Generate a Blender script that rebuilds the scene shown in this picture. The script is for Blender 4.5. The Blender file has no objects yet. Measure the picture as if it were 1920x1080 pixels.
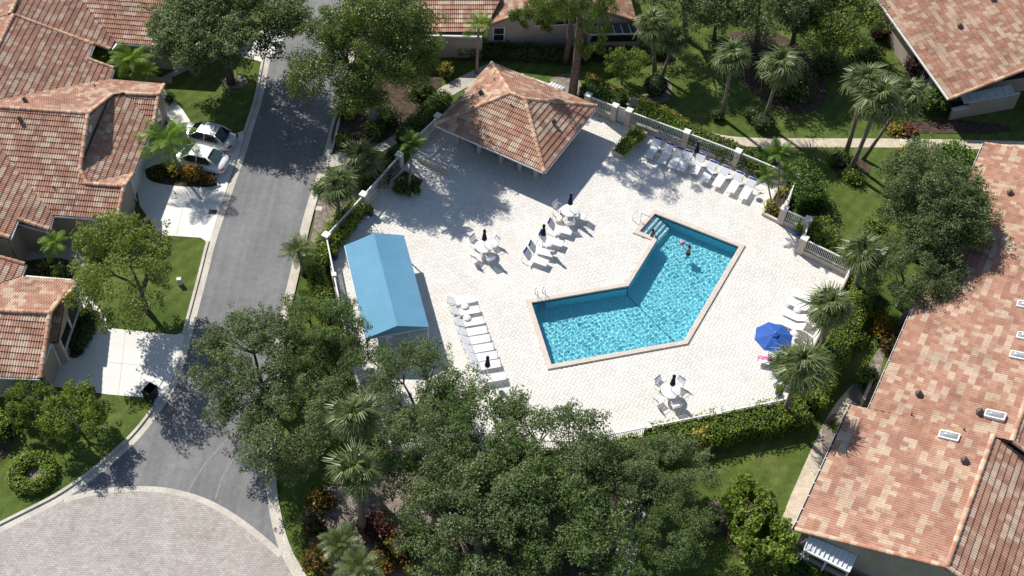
import bpy, bmesh, math, random
import numpy as np
from mathutils import Vector, Matrix
from mathutils.geometry import tessellate_polygon

S = bpy.context.scene
COL = S.collection
R = math.radians

# ------------------------------------------------------------------ camera
CAM_H, TH, ROLL, FPX = 63.0, R(50.5), R(2.75), 2257.0
_fwd = Vector((0, math.cos(TH), -math.sin(TH)))
_r0 = Vector((1, 0, 0))
_u0 = _r0.cross(_fwd)
_right = _r0 * math.cos(ROLL) + _u0 * math.sin(ROLL)
_up = -_r0 * math.sin(ROLL) + _u0 * math.cos(ROLL)
cd = bpy.data.cameras.new('camera')
cam = bpy.data.objects.new('camera', cd)
COL.objects.link(cam)
cd.sensor_width = 36.0
cd.lens = FPX / 1920 * 36
cd.clip_start = 1.0
cd.clip_end = 2000
_m = Matrix((_right, _up, -_fwd)).transposed().to_4x4()
_m.translation = Vector((0, 0, CAM_H))
cam.matrix_world = _m
S.camera = cam

# ------------------------------------------------------------------ sky, sun, exposure
SUN_AZ, SUN_EL = R(43), R(45)          # azimuth of the shadows, from -y towards +x
w = bpy.data.worlds.new('World')
S.world = w
w.use_nodes = True
_sky = w.node_tree.nodes.new('ShaderNodeTexSky')
_sky.sky_type = 'NISHITA'
_sky.sun_disc = False
_sky.sun_elevation = SUN_EL
_sky.sun_rotation = R(360 - 43)
_sky.air_density = 1.0
_sky.dust_density = 0.6
w.node_tree.links.new(_sky.outputs[0], w.node_tree.nodes['Background'].inputs[0])
w.node_tree.nodes['Background'].inputs[1].default_value = 0.1
sd = bpy.data.lights.new('sun', 'SUN')
sd.energy = 5.0
sd.angle = R(0.53)
sd.color = (1.0, 0.955, 0.88)
sd.cycles.is_caustics_light = True
sun = bpy.data.objects.new('sun', sd)
COL.objects.link(sun)
_d = Vector((math.sin(SUN_AZ) * math.cos(SUN_EL), -math.cos(SUN_AZ) * math.cos(SUN_EL), -math.sin(SUN_EL)))
sun.rotation_euler = _d.to_track_quat('-Z', 'Y').to_euler()
sun.location = (-40, 100, 60)
S.view_settings.view_transform = 'Standard'
S.view_settings.look = 'None'
S.view_settings.exposure = 0.28
S.view_settings.gamma = 1.0
S.cycles.use_denoising = True
S.cycles.max_bounces = 8
S.cycles.transparent_max_bounces = 8
S.cycles.blur_glossy = 0.5

# ------------------------------------------------------------------ helpers
def at(px, py, z=0.0):
    """where the sight line through a photo pixel meets the level z"""
    d = _fwd * FPX + _right * (px - 960) - _up * (py - 540)
    t = (z - CAM_H) / d.z
    return Vector((d.x * t, d.y * t, z))

def ats(pts, z=0.0):
    return [at(p[0], p[1], z) for p in pts]

def new_mesh(name, V, F, mats=(), smooth=False, mi=None):
    me = bpy.data.meshes.new(name)
    me.from_pydata([tuple(v) for v in V], [], F)
    for m in mats:
        me.materials.append(m)
    if mi is not None and len(mi):
        me.polygons.foreach_set('material_index', mi)
    if smooth:
        me.polygons.foreach_set('use_smooth', [True] * len(me.polygons))
    me.update()
    return me

def link(name, me, parent=None, loc=None, rotz=None):
    o = bpy.data.objects.new(name, me)
    COL.objects.link(o)
    if parent is not None:
        o.parent = parent
    if loc is not None:
        o.location = loc
    if rotz is not None:
        o.rotation_euler = (0, 0, rotz)
    return o

def tag(o, label=None, cat=None, group=None, kind=None):
    if label: o['label'] = label
    if cat: o['category'] = cat
    if group: o['group'] = group
    if kind: o['kind'] = kind
    return o

def empty(name, loc=(0, 0, 0), rz=0.0, label=None, cat=None, group=None):
    o = bpy.data.objects.new(name, None)
    COL.objects.link(o)
    o.location = loc
    o.rotation_euler = (0, 0, rz)
    o.empty_display_size = 0.2
    return tag(o, label, cat, group)

def copy_tree(o, parent=None):
    c = o.copy()
    COL.objects.link(c)
    c.parent = parent
    for ch in list(o.children):
        copy_tree(ch, c)
    return c

class MB:
    """collects shapes for ONE mesh"""
    def __init__(s):
        s.V, s.F, s.M = [], [], []
    def add(s, V, F, m=0):
        b = len(s.V)
        s.V += [Vector(v) for v in V]
        s.F += [tuple(b + i for i in f) for f in F]
        s.M += [m] * len(F)
        return s
    def box(s, c, size, rz=0.0, m=0, taper=1.0):
        x, y, z = size[0] / 2, size[1] / 2, size[2] / 2
        co, si = math.cos(rz), math.sin(rz)
        V = []
        for k, t in ((-z, 1.0), (z, taper)):
            for a, b in ((-x, -y), (x, -y), (x, y), (-x, y)):
                a, b = a * t, b * t
                V.append((c[0] + a * co - b * si, c[1] + a * si + b * co, c[2] + k))
        return s.add(V, [(3, 2, 1, 0), (4, 5, 6, 7), (0, 1, 5, 4), (1, 2, 6, 5), (2, 3, 7, 6), (3, 0, 4, 7)], m)
    def bar(s, a, b, wd, ht, m=0, up=(0, 0, 1)):
        a, b = Vector(a), Vector(b)
        d = (b - a).normalized()
        sd_ = d.cross(Vector(up))
        if sd_.length < 1e-4: sd_ = d.cross(Vector((1, 0, 0)))
        sd_.normalize()
        u = sd_.cross(d)
        V = []
        for p in (a, b):
            for i, j in ((-1, -1), (1, -1), (1, 1), (-1, 1)):
                V.append(p + sd_ * (i * wd / 2) + u * (j * ht / 2))
        return s.add(V, [(3, 2, 1, 0), (4, 5, 6, 7), (0, 1, 5, 4), (1, 2, 6, 5), (2, 3, 7, 6), (3, 0, 4, 7)], m)
    def tube(s, pts, rad, n=6, m=0, cap=True):
        pts = [Vector(p) for p in pts]
        if not hasattr(rad, '__len__'): rad = [rad] * len(pts)
        b0 = len(s.V)
        prev = None
        for i, p in enumerate(pts):
            d = (pts[min(i + 1, len(pts) - 1)] - pts[max(i - 1, 0)]).normalized()
            ref = Vector((0, 0, 1)) if abs(d.z) < 0.95 else Vector((1, 0, 0))
            if prev is not None: ref = prev
            a = d.cross(ref)
            if a.length < 1e-5: a = d.cross(Vector((0, 1, 0)))
            a.normalize()
            c = a.cross(d)
            prev = c
            for k in range(n):
                t = 2 * math.pi * k / n
                s.V.append(p + (a * math.cos(t) + c * math.sin(t)) * rad[i])
        for i in range(len(pts) - 1):
            for k in range(n):
                q = b0 + i * n
                s.F.append((q + k, q + (k + 1) % n, q + n + (k + 1) % n, q + n + k))
                s.M.append(m)
        if cap:
            s.F.append(tuple(b0 + k for k in range(n))[::-1]); s.M.append(m)
            e = b0 + (len(pts) - 1) * n
            s.F.append(tuple(e + k for k in range(n))); s.M.append(m)
        return s
    def lathe(s, c, prof, n=16, m=0):
        b0 = len(s.V)
        for r, z in prof:
            for k in range(n):
                t = 2 * math.pi * k / n
                s.V.append(Vector((c[0] + r * math.cos(t), c[1] + r * math.sin(t), c[2] + z)))
        for i in range(len(prof) - 1):
            for k in range(n):
                q = b0 + i * n
                s.F.append((q + k, q + (k + 1) % n, q + n + (k + 1) % n, q + n + k)); s.M.append(m)
        for i, rev in ((0, True), (len(prof) - 1, False)):
            if prof[i][0] > 1e-4:
                f = tuple(b0 + i * n + k for k in range(n))
                s.F.append(f[::-1] if rev else f); s.M.append(m)
        return s
    def prism(s, poly, z0, z1, m=0):
        """vertical prism over a simple polygon of (x, y[, z ignored])"""
        n = len(poly)
        area = sum(poly[i][0] * poly[(i + 1) % n][1] - poly[(i + 1) % n][0] * poly[i][1] for i in range(n))
        if area < 0: poly = list(poly)[::-1]
        b0 = len(s.V)
        for z in (z0, z1):
            s.V += [Vector((p[0], p[1], z)) for p in poly]
        for t in tessellate_polygon([[Vector((p[0], p[1], 0)) for p in poly]]):
            a, b, c = [Vector(poly[i][:2] + (0,)) if isinstance(poly[i], tuple) else Vector((poly[i][0], poly[i][1], 0)) for i in t]
            if (b - a).cross(c - a).z < 0: t = t[::-1]
            s.F.append(tuple(b0 + n + i for i in t)); s.M.append(m)
            s.F.append(tuple(b0 + i for i in t[::-1])); s.M.append(m)
        for i in range(n):
            j = (i + 1) % n
            s.F.append((b0 + i, b0 + j, b0 + n + j, b0 + n + i)); s.M.append(m)
        return s
    def slab(s, poly3, th, m=0):
        """a solid plate: polygon in space, thickened straight down"""
        n = len(poly3)
        P = [Vector(p) for p in poly3]
        nn = Vector((0, 0, 0))
        for i in range(n):
            nn += P[i].cross(P[(i + 1) % n])
        if nn.z < 0: P = P[::-1]
        b0 = len(s.V)
        s.V += P + [p - Vector((0, 0, th)) for p in P]
        s.F.append(tuple(b0 + i for i in range(n))); s.M.append(m)
        s.F.append(tuple(b0 + n + i for i in range(n))[::-1]); s.M.append(m)
        for i in range(n):
            j = (i + 1) % n
            s.F.append((b0 + i, b0 + n + i, b0 + n + j, b0 + j)); s.M.append(m)
        return s
    def ball(s, c, r, n=12, m=0, sq=(1, 1, 1)):
        prof = [(max(r * math.sin(math.pi * i / (n // 2)), 1e-5), -r * math.cos(math.pi * i / (n // 2))) for i in range(n // 2 + 1)]
        b = len(s.V)
        s.lathe((0, 0, 0), prof, n, m)
        for i in range(b, len(s.V)):
            v = s.V[i]
            s.V[i] = Vector((c[0] + v.x * sq[0], c[1] + v.y * sq[1], c[2] + v.z * sq[2]))
        return s
    def build(s, name, mats, parent=None, smooth=False, origin=None, world=False):
        if not isinstance(mats, (list, tuple)): mats = [mats]
        V = s.V
        if world and parent is not None:
            inv = Matrix.Translation(parent.location) @ Matrix.Rotation(parent.rotation_euler.z, 4, 'Z')
            inv = inv.inverted()
            V = [inv @ v for v in V]
        if origin is not None:
            V = [v - Vector(origin) for v in V]
        me = new_mesh(name, V, s.F, mats, smooth, s.M)
        return link(name, me, parent, origin)

def sheet(name, poly, z, mat, holes=(), **kw):
    """a flat sheet over a polygon (world xy), with holes"""
    rings = [[Vector((p[0], p[1], 0)) for p in poly]] + [[Vector((p[0], p[1], 0)) for p in h] for h in holes]
    flat = [v for r_ in rings for v in r_]
    F = []
    for t in tessellate_polygon(rings):
        a, b, c = flat[t[0]], flat[t[1]], flat[t[2]]
        F.append(tuple(t) if (b - a).cross(c - a).z > 0 else tuple(t)[::-1])
    me = new_mesh(name, [(v.x, v.y, z) for v in flat], F, [mat])
    o = link(name, me)
    tag(o, **kw)
    return o

def offset_line(P, d):
    """offset an open polyline sideways (positive = left)"""
    out = []
    for i, p in enumerate(P):
        a = P[max(i - 1, 0)]; b = P[min(i + 1, len(P) - 1)]
        t = Vector((b[0] - a[0], b[1] - a[1], 0)).normalized()
        out.append(Vector((p[0] - t.y * d, p[1] + t.x * d, 0)))
    return out

def smooth_line(P, it=2):
    P = [Vector((p[0], p[1], 0)) for p in P]
    for _ in range(it):
        Q = [P[0]]
        for a, b in zip(P[:-1], P[1:]):
            Q += [a * .75 + b * .25, a * .25 + b * .75]
        Q.append(P[-1])
        P = Q
    return P

def inset_poly(P, d):
    """move every edge of a closed counter-clockwise polygon inwards by d"""
    n = len(P)
    out = []
    for i in range(n):
        a, b, c = Vector(P[i - 1]).to_2d(), Vector(P[i]).to_2d(), Vector(P[(i + 1) % n]).to_2d()
        e1 = (b - a).normalized(); e2 = (c - b).normalized()
        n1 = Vector((-e1.y, e1.x)); n2 = Vector((-e2.y, e2.x))
        k = 1 + n1.dot(n2)
        q = b + (n1 + n2) * (d / k)
        out.append(Vector((q.x, q.y, 0)))
    return out

def inside(poly, X, Y):
    n = len(poly)
    r_ = np.zeros(X.shape, bool)
    j = n - 1
    for i in range(n):
        xi, yi, xj, yj = poly[i][0], poly[i][1], poly[j][0], poly[j][1]
        c = ((yi > Y) != (yj > Y)) & (X < (xj - xi) * (Y - yi) / (yj - yi + 1e-12) + xi)
        r_ ^= c
        j = i
    return r_

# ------------------------------------------------------------------ materials
MATS = {}
def nodes(name):
    m = bpy.data.materials.new(name)
    m.use_nodes = True
    nt = m.node_tree
    p = nt.nodes['Principled BSDF']
    MATS[name] = m
    return m, nt, p

def noise(nt, scale, detail=4, rough=.6, vec=None):
    n = nt.nodes.new('ShaderNodeTexNoise')
    n.inputs['Scale'].default_value = scale
    n.inputs['Detail'].default_value = detail
    n.inputs['Roughness'].default_value = rough
    if vec is None:
        g = nt.nodes.get('GEO') or nt.nodes.new('ShaderNodeNewGeometry')
        g.name = 'GEO'
        vec = g.outputs['Position']
    nt.links.new(vec, n.inputs['Vector'])
    return n

def ramp(nt, fac, stops, interp='LINEAR'):
    r_ = nt.nodes.new('ShaderNodeValToRGB')
    r_.color_ramp.interpolation = interp
    e = r_.color_ramp.elements
    while len(e) < len(stops): e.new(0.5)
    for k, (p, c) in enumerate(stops):
        e[k].position = p
        e[k].color = tuple(c) + (1,) if len(c) == 3 else c
    nt.links.new(fac, r_.inputs['Fac'])
    return r_

def mixc(nt, a, b, fac, mode='MIX'):
    n = nt.nodes.new('ShaderNodeMix')
    n.data_type = 'RGBA'
    n.blend_type = mode
    for sock, v in ((n.inputs['Factor'], fac), (n.inputs['A'], a), (n.inputs['B'], b)):
        if hasattr(v, 'is_output'): nt.links.new(v, sock)
        elif isinstance(v, (int, float)): sock.default_value = v
        else: sock.default_value = tuple(v) + (1,)
    return n.outputs['Result']

def bump(nt, p, h, strength, dist):
    b = nt.nodes.new('ShaderNodeBump')
    b.inputs['Strength'].default_value = strength
    b.inputs['Distance'].default_value = dist
    nt.links.new(h, b.inputs['Height'])
    nt.links.new(b.outputs[0], p.inputs['Normal'])

def surf(name, c1, c2, scale=1.0, fine=None, rough=.85, bmp=0.0, contrast=(.35, .65), spec=.3, metal=0.0, cf=.25):
    """two tones mottled by coarse noise, broken up by a finer one"""
    m, nt, p = nodes(name)
    n = noise(nt, scale, 6, .65)
    r_ = ramp(nt, n.outputs['Fac'], [(contrast[0], c1), (contrast[1], c2)])
    col = r_.outputs[0]
    if fine:
        f = noise(nt, fine, 3, .7)
        g = ramp(nt, f.outputs['Fac'], [(.3, (1 - cf,) * 3), (.7, (1 + cf,) * 3)])
        col = mixc(nt, col, g.outputs[0], .8, 'MULTIPLY')
        if bmp: bump(nt, p, f.outputs['Fac'], bmp, .02)
    nt.links.new(col, p.inputs['Base Color'])
    p.inputs['Roughness'].default_value = rough
    p.inputs['Specular IOR Level'].default_value = spec
    p.inputs['Metallic'].default_value = metal
    return m

def attr(nt, name, kind='GEOMETRY'):
    a = nt.nodes.new('ShaderNodeAttribute')
    a.attribute_name = name
    a.attribute_type = kind
    return a

def leafmat(name, cols, trans=.3, rough=.55, spec=.25):
    """leaf colours picked by each leaf's own tone"""
    m, nt, p = nodes(name)
    a = attr(nt, 'tone')
    n = len(cols)
    r_ = ramp(nt, a.outputs['Fac'], [(i / max(n - 1, 1), c) for i, c in enumerate(cols)])
    nt.links.new(r_.outputs[0], p.inputs['Base Color'])
    p.inputs['Roughness'].default_value = rough
    p.inputs['Specular IOR Level'].default_value = spec
    t = nt.nodes.new('ShaderNodeBsdfTranslucent')
    tc = mixc(nt, r_.outputs[0], (1.3, 1.5, .6), .6, 'MULTIPLY')
    nt.links.new(tc, t.inputs['Color'])
    mx = nt.nodes.new('ShaderNodeMixShader')
    mx.inputs[0].default_value = trans
    out = nt.nodes['Material Output']
    nt.links.new(p.outputs[0], mx.inputs[1])
    nt.links.new(t.outputs[0], mx.inputs[2])
    nt.links.new(mx.outputs[0], out.inputs['Surface'])
    return m

# lawn: mown turf, patchy, with fine blades
def lawn_mat():
    m, nt, p = nodes('lawn')
    n1 = noise(nt, .16, 5, .6); n2 = noise(nt, 1.3, 5, .7); n3 = noise(nt, 14, 3, .8)
    a = ramp(nt, n1.outputs['Fac'], [(.3, (.066, .105, .022)), (.55, (.098, .142, .033)), (.75, (.165, .175, .058))])
    b = ramp(nt, n2.outputs['Fac'], [(.3, (.62, .66, .6)), (.7, (1.32, 1.26, 1.2))])
    c = ramp(nt, n3.outputs['Fac'], [(.25, (.45, .5, .45)), (.75, (1.55, 1.5, 1.4))])
    col = mixc(nt, a.outputs[0], b.outputs[0], .85, 'MULTIPLY')
    col = mixc(nt, col, c.outputs[0], .8, 'MULTIPLY')
    wv = nt.nodes.new('ShaderNodeTexWave')          # faint mowing passes
    wv.inputs['Scale'].default_value = .32
    wv.inputs['Distortion'].default_value = 2.5
    wv.inputs['Detail'].default_value = 3
    mp = nt.nodes.new('ShaderNodeMapping')
    mp.inputs['Rotation'].default_value = (0, 0, R(38))
    nt.links.new(nt.nodes['GEO'].outputs['Position'], mp.inputs['Vector'])
    nt.links.new(mp.outputs[0], wv.inputs['Vector'])
    wr = ramp(nt, wv.outputs['Fac'], [(.2, (.92, .93, .92)), (.8, (1.1, 1.1, 1.08))])
    col = mixc(nt, col, wr.outputs[0], .9, 'MULTIPLY')
    n5 = noise(nt, .55, 4, .7)                      # thin dry patches
    dry = ramp(nt, n5.outputs['Fac'], [(.60, (0, 0, 0)), (.74, (.55, .55, .55))])
    col = mixc(nt, col, (.20, .18, .07), dry.outputs[0])
    nt.links.new(col, p.inputs['Base Color'])
    p.inputs['Roughness'].default_value = .9
    p.inputs['Specular IOR Level'].default_value = .15
    bump(nt, p, n3.outputs['Fac'], .9, .08)
    return m

def asphalt_mat():
    m, nt, p = nodes('asphalt')
    n1 = noise(nt, .22, 5, .6); n2 = noise(nt, 2.2, 6, .7); n3 = noise(nt, 22, 2, .6)
    # tyre-worn lanes: noise stretched along the road
    g = nt.nodes['GEO']
    mp = nt.nodes.new('ShaderNodeMapping')
    mp.inputs['Rotation'].default_value = (0, 0, R(-14))
    mp.inputs['Scale'].default_value = (1.4, .06, 1)
    nt.links.new(g.outputs['Position'], mp.inputs['Vector'])
    n4 = noise(nt, 1.0, 3, .6, mp.outputs[0])
    a = ramp(nt, n1.outputs['Fac'], [(.3, (.145, .144, .146)), (.7, (.21, .208, .207))])
    b = ramp(nt, n4.outputs['Fac'], [(.3, (.82, .82, .83)), (.7, (1.13, 1.13, 1.12))])
    c = ramp(nt, n2.outputs['Fac'], [(.3, (.84, .84, .85)), (.6, (1.06, 1.055, 1.05)), (.78, (1.34, 1.33, 1.31))])
    d = ramp(nt, n3.outputs['Fac'], [(.3, (.78, .78, .78)), (.7, (1.2, 1.2, 1.2))])
    col = mixc(nt, a.outputs[0], b.outputs[0], 1, 'MULTIPLY')
    col = mixc(nt, col, c.outputs[0], 1, 'MULTIPLY')
    col = mixc(nt, col, d.outputs[0], .7, 'MULTIPLY')
    nt.links.new(col, p.inputs['Base Color'])
    p.inputs['Roughness'].default_value = .88
    bump(nt, p, n3.outputs['Fac'], .4, .01)
    return m

def brick_mat():
    m, nt, p = nodes('circle_brick')
    g = nt.nodes.new('ShaderNodeNewGeometry'); g.name = 'GEO'
    b = nt.nodes.new('ShaderNodeTexBrick')
    b.inputs['Scale'].default_value = 1.0
    b.inputs['Brick Width'].default_value = .24
    b.inputs['Row Height'].default_value = .13
    b.inputs['Mortar Size'].default_value = .012
    b.inputs['Mortar Smooth'].default_value = .3
    b.inputs['Bias'].default_value = 0.0
    b.inputs['Color1'].default_value = (.365, .33, .30, 1)
    b.inputs['Color2'].default_value = (.45, .415, .385, 1)
    b.inputs['Mortar'].default_value = (.23, .20, .185, 1)
    nt.links.new(g.outputs['Position'], b.inputs['Vector'])
    n1 = noise(nt, .35, 6, .65); n2 = noise(nt, 2.5, 5, .7)
    a = ramp(nt, n1.outputs['Fac'], [(.3, (.86, .85, .84)), (.7, (1.12, 1.12, 1.12))])
    c = ramp(nt, n2.outputs['Fac'], [(.28, (.76, .75, .73)), (.6, (1.08, 1.08, 1.08))])
    col = mixc(nt, b.outputs['Color'], a.outputs[0], 1, 'MULTIPLY')
    col = mixc(nt, col, c.outputs[0], .8, 'MULTIPLY')
    nt.links.new(col, p.inputs['Base Color'])
    p.inputs['Roughness'].default_value = .9
    bump(nt, p, b.outputs['Fac'], -.4, .01)
    return m

def tile_mat():
    m, nt, p = nodes('roof_tile')
    a = attr(nt, 'tone')
    r_ = ramp(nt, a.outputs['Fac'], [(0, (.375, .20, .14)), (.3, (.425, .24, .168)), (.55, (.465, .28, .20)),
                                     (.64, (.475, .305, .222)), (.75, (.515, .38, .28)), (1, (.56, .445, .34))])
    n1 = noise(nt, .5, 6, .7); n2 = noise(nt, 9, 4, .7)
    b = ramp(nt, n1.outputs['Fac'], [(.28, (.66, .63, .62)), (.52, (1.04, 1.03, 1.02)), (.75, (1.12, 1.11, 1.10))])
    c = ramp(nt, n2.outputs['Fac'], [(.3, (.78, .77, .76)), (.7, (1.16, 1.15, 1.14))])
    col = mixc(nt, r_.outputs[0], b.outputs[0], .9, 'MULTIPLY')
    col = mixc(nt, col, c.outputs[0], .8, 'MULTIPLY')
    nt.links.new(col, p.inputs['Base Color'])
    p.inputs['Roughness'].default_value = .8
    p.inputs['Specular IOR Level'].default_value = .25
    return m

def cap_mat():
    m, nt, p = nodes('ridge_tile')
    o = nt.nodes.new('ShaderNodeObjectInfo')
    r_ = ramp(nt, o.outputs['Random'], [(0, (.42, .20, .13)), (.4, (.52, .29, .19)), (.75, (.60, .40, .26)), (1, (.64, .48, .34))])
    n2 = noise(nt, 7, 4, .7)
    c = ramp(nt, n2.outputs['Fac'], [(.3, (.72, .71, .7)), (.7, (1.15, 1.15, 1.14))])
    nt.links.new(mixc(nt, r_.outputs[0], c.outputs[0], .9, 'MULTIPLY'), p.inputs['Base Color'])
    p.inputs['Roughness'].default_value = .8
    return m

def paver_mat():
    m, nt, p = nodes('deck_paver')
    a = attr(nt, 'tone')
    o = nt.nodes.new('ShaderNodeObjectInfo')
    ad = nt.nodes.new('ShaderNodeMath'); ad.operation = 'ADD'
    nt.links.new(a.outputs['Fac'], ad.inputs[0]); nt.links.new(o.outputs['Random'], ad.inputs[1])
    fr = nt.nodes.new('ShaderNodeMath'); fr.operation = 'FRACT'
    nt.links.new(ad.outputs[0], fr.inputs[0])
    r_ = ramp(nt, fr.outputs[0], [(0, (.64, .612, .565)), (.5, (.675, .65, .605)), (1, (.70, .677, .635))])
    n1 = noise(nt, .3, 6, .65); n2 = noise(nt, 3, 5, .7)
    b = ramp(nt, n1.outputs['Fac'], [(.3, (.93, .92, .905)), (.6, (1.02, 1.02, 1.02))])
    c = ramp(nt, n2.outputs['Fac'], [(.3, (.94, .935, .92)), (.6, (1.02, 1.02, 1.02))])
    col = mixc(nt, r_.outputs[0], b.outputs[0], 1, 'MULTIPLY')
    col = mixc(nt, col, c.outputs[0], 1, 'MULTIPLY')
    nt.links.new(col, p.inputs['Base Color'])
    p.inputs['Roughness'].default_value = .85
    return m

def water_mat():
    m = bpy.data.materials.new('pool_water')
    m.use_nodes = True
    nt = m.node_tree
    nt.nodes.clear()
    out = nt.nodes.new('ShaderNodeOutputMaterial')
    g = nt.nodes.new('ShaderNodeBsdfGlass')
    g.inputs['IOR'].default_value = 1.33
    g.inputs['Roughness'].default_value = 0.0
    g.inputs['Color'].default_value = (.93, .99, 1, 1)
    nt.links.new(g.outputs[0], out.inputs[0])
    MATS['pool_water'] = m
    return m

lawn_mat(); asphalt_mat(); brick_mat(); tile_mat(); cap_mat(); paver_mat(); water_mat()
surf('kerb', (.44, .40, .34), (.57, .53, .46), .6, 9, .9, .3)
surf('driveway', (.63, .61, .575), (.71, .69, .66), .4, 8, .85, .05, cf=.05)
surf('sidewalk', (.36, .33, .29), (.50, .47, .42), 1.2, 7, .9, .3)
surf('tyre_wear', (.20, .20, .20), (.27, .268, .265), 2.5, 9, .9)
surf('slab_joint', (.36, .35, .33), (.46, .45, .43), 2, None, .9)
surf('flagstone', (.44, .37, .28), (.62, .53, .41), 1.6, 9, .9, .3)
surf('sand_joint', (.40, .385, .36), (.48, .465, .44), 1.5, 12, .95)
surf('mulch', (.035, .022, .015), (.10, .07, .05), 2.5, 16, .95, .8)
surf('sand_mulch', (.13, .105, .085), (.30, .25, .21), 2.5, 14, .95, .8)
surf('stucco', (.33, .275, .235), (.40, .335, .285), .7, 14, .92, .25)
surf('stucco_dark', (.20, .175, .155), (.26, .225, .20), .7, 14, .92, .25)
surf('fence_stucco', (.50, .425, .35), (.58, .50, .42), .8, 12, .9, .25)
surf('fence_cap', (.70, .67, .62), (.80, .77, .72), .8, 12, .8, .2)
surf('white_metal', (.66, .66, .65), (.74, .74, .73), 1.5, None, .4, spec=.4)
surf('gutter_white', (.60, .59, .57), (.76, .75, .73), 1.2, None, .45, spec=.4)
surf('coping', (.54, .46, .395), (.62, .54, .47), 1.4, 12, .85, .2)
surf('dark_trim', (.045, .035, .03), (.075, .055, .05), 1.2, None, .7)
surf('vent_metal', (.075, .065, .06), (.12, .10, .09), 4, None, .5)
surf('canvas_blue', (.105, .265, .395), (.125, .295, .43), .5, 30, .8, .1)
surf('navy', (.008, .012, .04), (.012, .018, .06), 2, None, .8)
surf('umbrella_blue', (.022, .085, .33), (.03, .105, .39), 1.2, 20, .75, .1)
surf('band_blue', (.02, .045, .22), (.03, .06, .28), 3, None, .7)
surf('sling_white', (.74, .74, .75), (.80, .80, .81), 3, None, .6)
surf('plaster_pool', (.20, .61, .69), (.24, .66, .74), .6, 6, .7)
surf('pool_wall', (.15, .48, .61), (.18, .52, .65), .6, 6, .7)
surf('pool_tile', (.012, .03, .09), (.02, .05, .13), 6, None, .3, spec=.5)
surf('step_white', (.80, .83, .83), (.86, .88, .88), 1, 8, .7)
surf('steel', (.55, .56, .58), (.68, .69, .7), 3, None, .2, metal=1.0)
surf('bark_oak', (.075, .058, .045), (.15, .12, .095), 6, 20, .95, .8)
surf('bark_grey', (.16, .13, .11), (.26, .22, .19), 5, 18, .95, .6)
surf('twig_grey', (.20, .175, .15), (.32, .285, .25), 6, 20, .95, .5)
surf('bark_pine', (.09, .06, .047), (.19, .13, .105), 4, 14, .95, .8)
surf('palm_trunk', (.15, .12, .10), (.25, .21, .175), 5, 14, .95, .6)
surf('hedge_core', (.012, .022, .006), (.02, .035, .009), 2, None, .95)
surf('tyre', (.012, .012, .012), (.02, .02, .02), 4, None, .8)
surf('bin_black', (.010, .010, .009), (.018, .017, .016), 3, None, .5)
surf('pot_blue', (.012, .022, .16), (.02, .035, .22), 3, None, .2, spec=.6)
surf('skin_mid', (.36, .20, .13), (.42, .24, .16), 4, None, .6)
surf('skin_dark', (.20, .11, .075), (.24, .135, .09), 4, None, .6)
surf('hair', (.012, .009, .007), (.02, .015, .012), 8, None, .7)
surf('shorts_red', (.09, .012, .016), (.13, .02, .025), 5, None, .8)
surf('ball_pink', (.72, .16, .30), (.80, .25, .40), 5, None, .4)
surf('towel_pink', (.62, .20, .38), (.70, .30, .46), 5, None, .9)
surf('towel_magenta', (.24, .03, .14), (.30, .05, .18), 5, None, .9)
surf('grey_box', (.55, .55, .53), (.62, .62, .6), 3, None, .6)
surf('green_box', (.03, .10, .06), (.05, .14, .08), 3, None, .6)
surf('light_red', (.12, .012, .01), (.16, .02, .015), 5, None, .3)
def plain(name, c, rough=.5, metal=0.0, coat=0.0, spec=.5):
    m, nt, p = nodes(name)
    n = noise(nt, 3, 3, .6)
    r_ = ramp(nt, n.outputs['Fac'], [(.3, tuple(x * .96 for x in c)), (.7, tuple(min(x * 1.04, 1) for x in c))])
    nt.links.new(r_.outputs[0], p.inputs['Base Color'])
    p.inputs['Roughness'].default_value = rough
    p.inputs['Metallic'].default_value = metal
    p.inputs['Coat Weight'].default_value = coat
    p.inputs['Coat Roughness'].default_value = .05
    p.inputs['Specular IOR Level'].default_value = spec
    return m
plain('car_silver', (.60, .60, .61), .32, .35, .8)
plain('car_white', (.76, .76, .75), .3, 0, .8)
plain('glass_dark', (.012, .016, .018), .06, 0, 0, .8)
plain('glass_green', (.05, .085, .08), .06, 0, 0, .8)
plain('window_glass', (.02, .024, .028), .08, 0, 0, .8)
plain('skylight_dome', (.32, .33, .34), .12, 0, .6, .7)
plain('lanai_glass', (.62, .66, .66), .25, 0, 0, .6)
plain('rim', (.45, .45, .46), .3, .9)
leafmat('leaf_oak', [(0.031, 0.052, 0.016), (0.076, 0.118, 0.038), (0.134, 0.188, 0.067), (0.224, 0.269, 0.123), (0.347, 0.370, 0.224)], .4)
leafmat('leaf_oak_deep', [(0.025, 0.047, 0.012), (0.063, 0.110, 0.028), (0.112, 0.174, 0.047), (0.190, 0.252, 0.090), (0.291, 0.336, 0.168)], .4)
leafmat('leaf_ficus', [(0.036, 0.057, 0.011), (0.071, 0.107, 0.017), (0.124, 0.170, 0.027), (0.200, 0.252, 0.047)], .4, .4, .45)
leafmat('leaf_airy', [(0.076, 0.108, 0.022), (0.162, 0.211, 0.043), (0.254, 0.292, 0.070), (0.367, 0.378, 0.173)], .4)
leafmat('leaf_hedge', [(0.047, 0.081, 0.011), (0.112, 0.174, 0.020), (0.196, 0.263, 0.034), (0.302, 0.358, 0.062)], .4, .45)
leafmat('leaf_bright', [(.030, .075, .010), (.065, .135, .018), (.12, .20, .03), (.2, .26, .05)], .32, .45)
leafmat('leaf_yellow', [(.09, .11, .015), (.20, .20, .03), (.34, .27, .04), (.48, .36, .06)], .3, .5)
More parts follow.
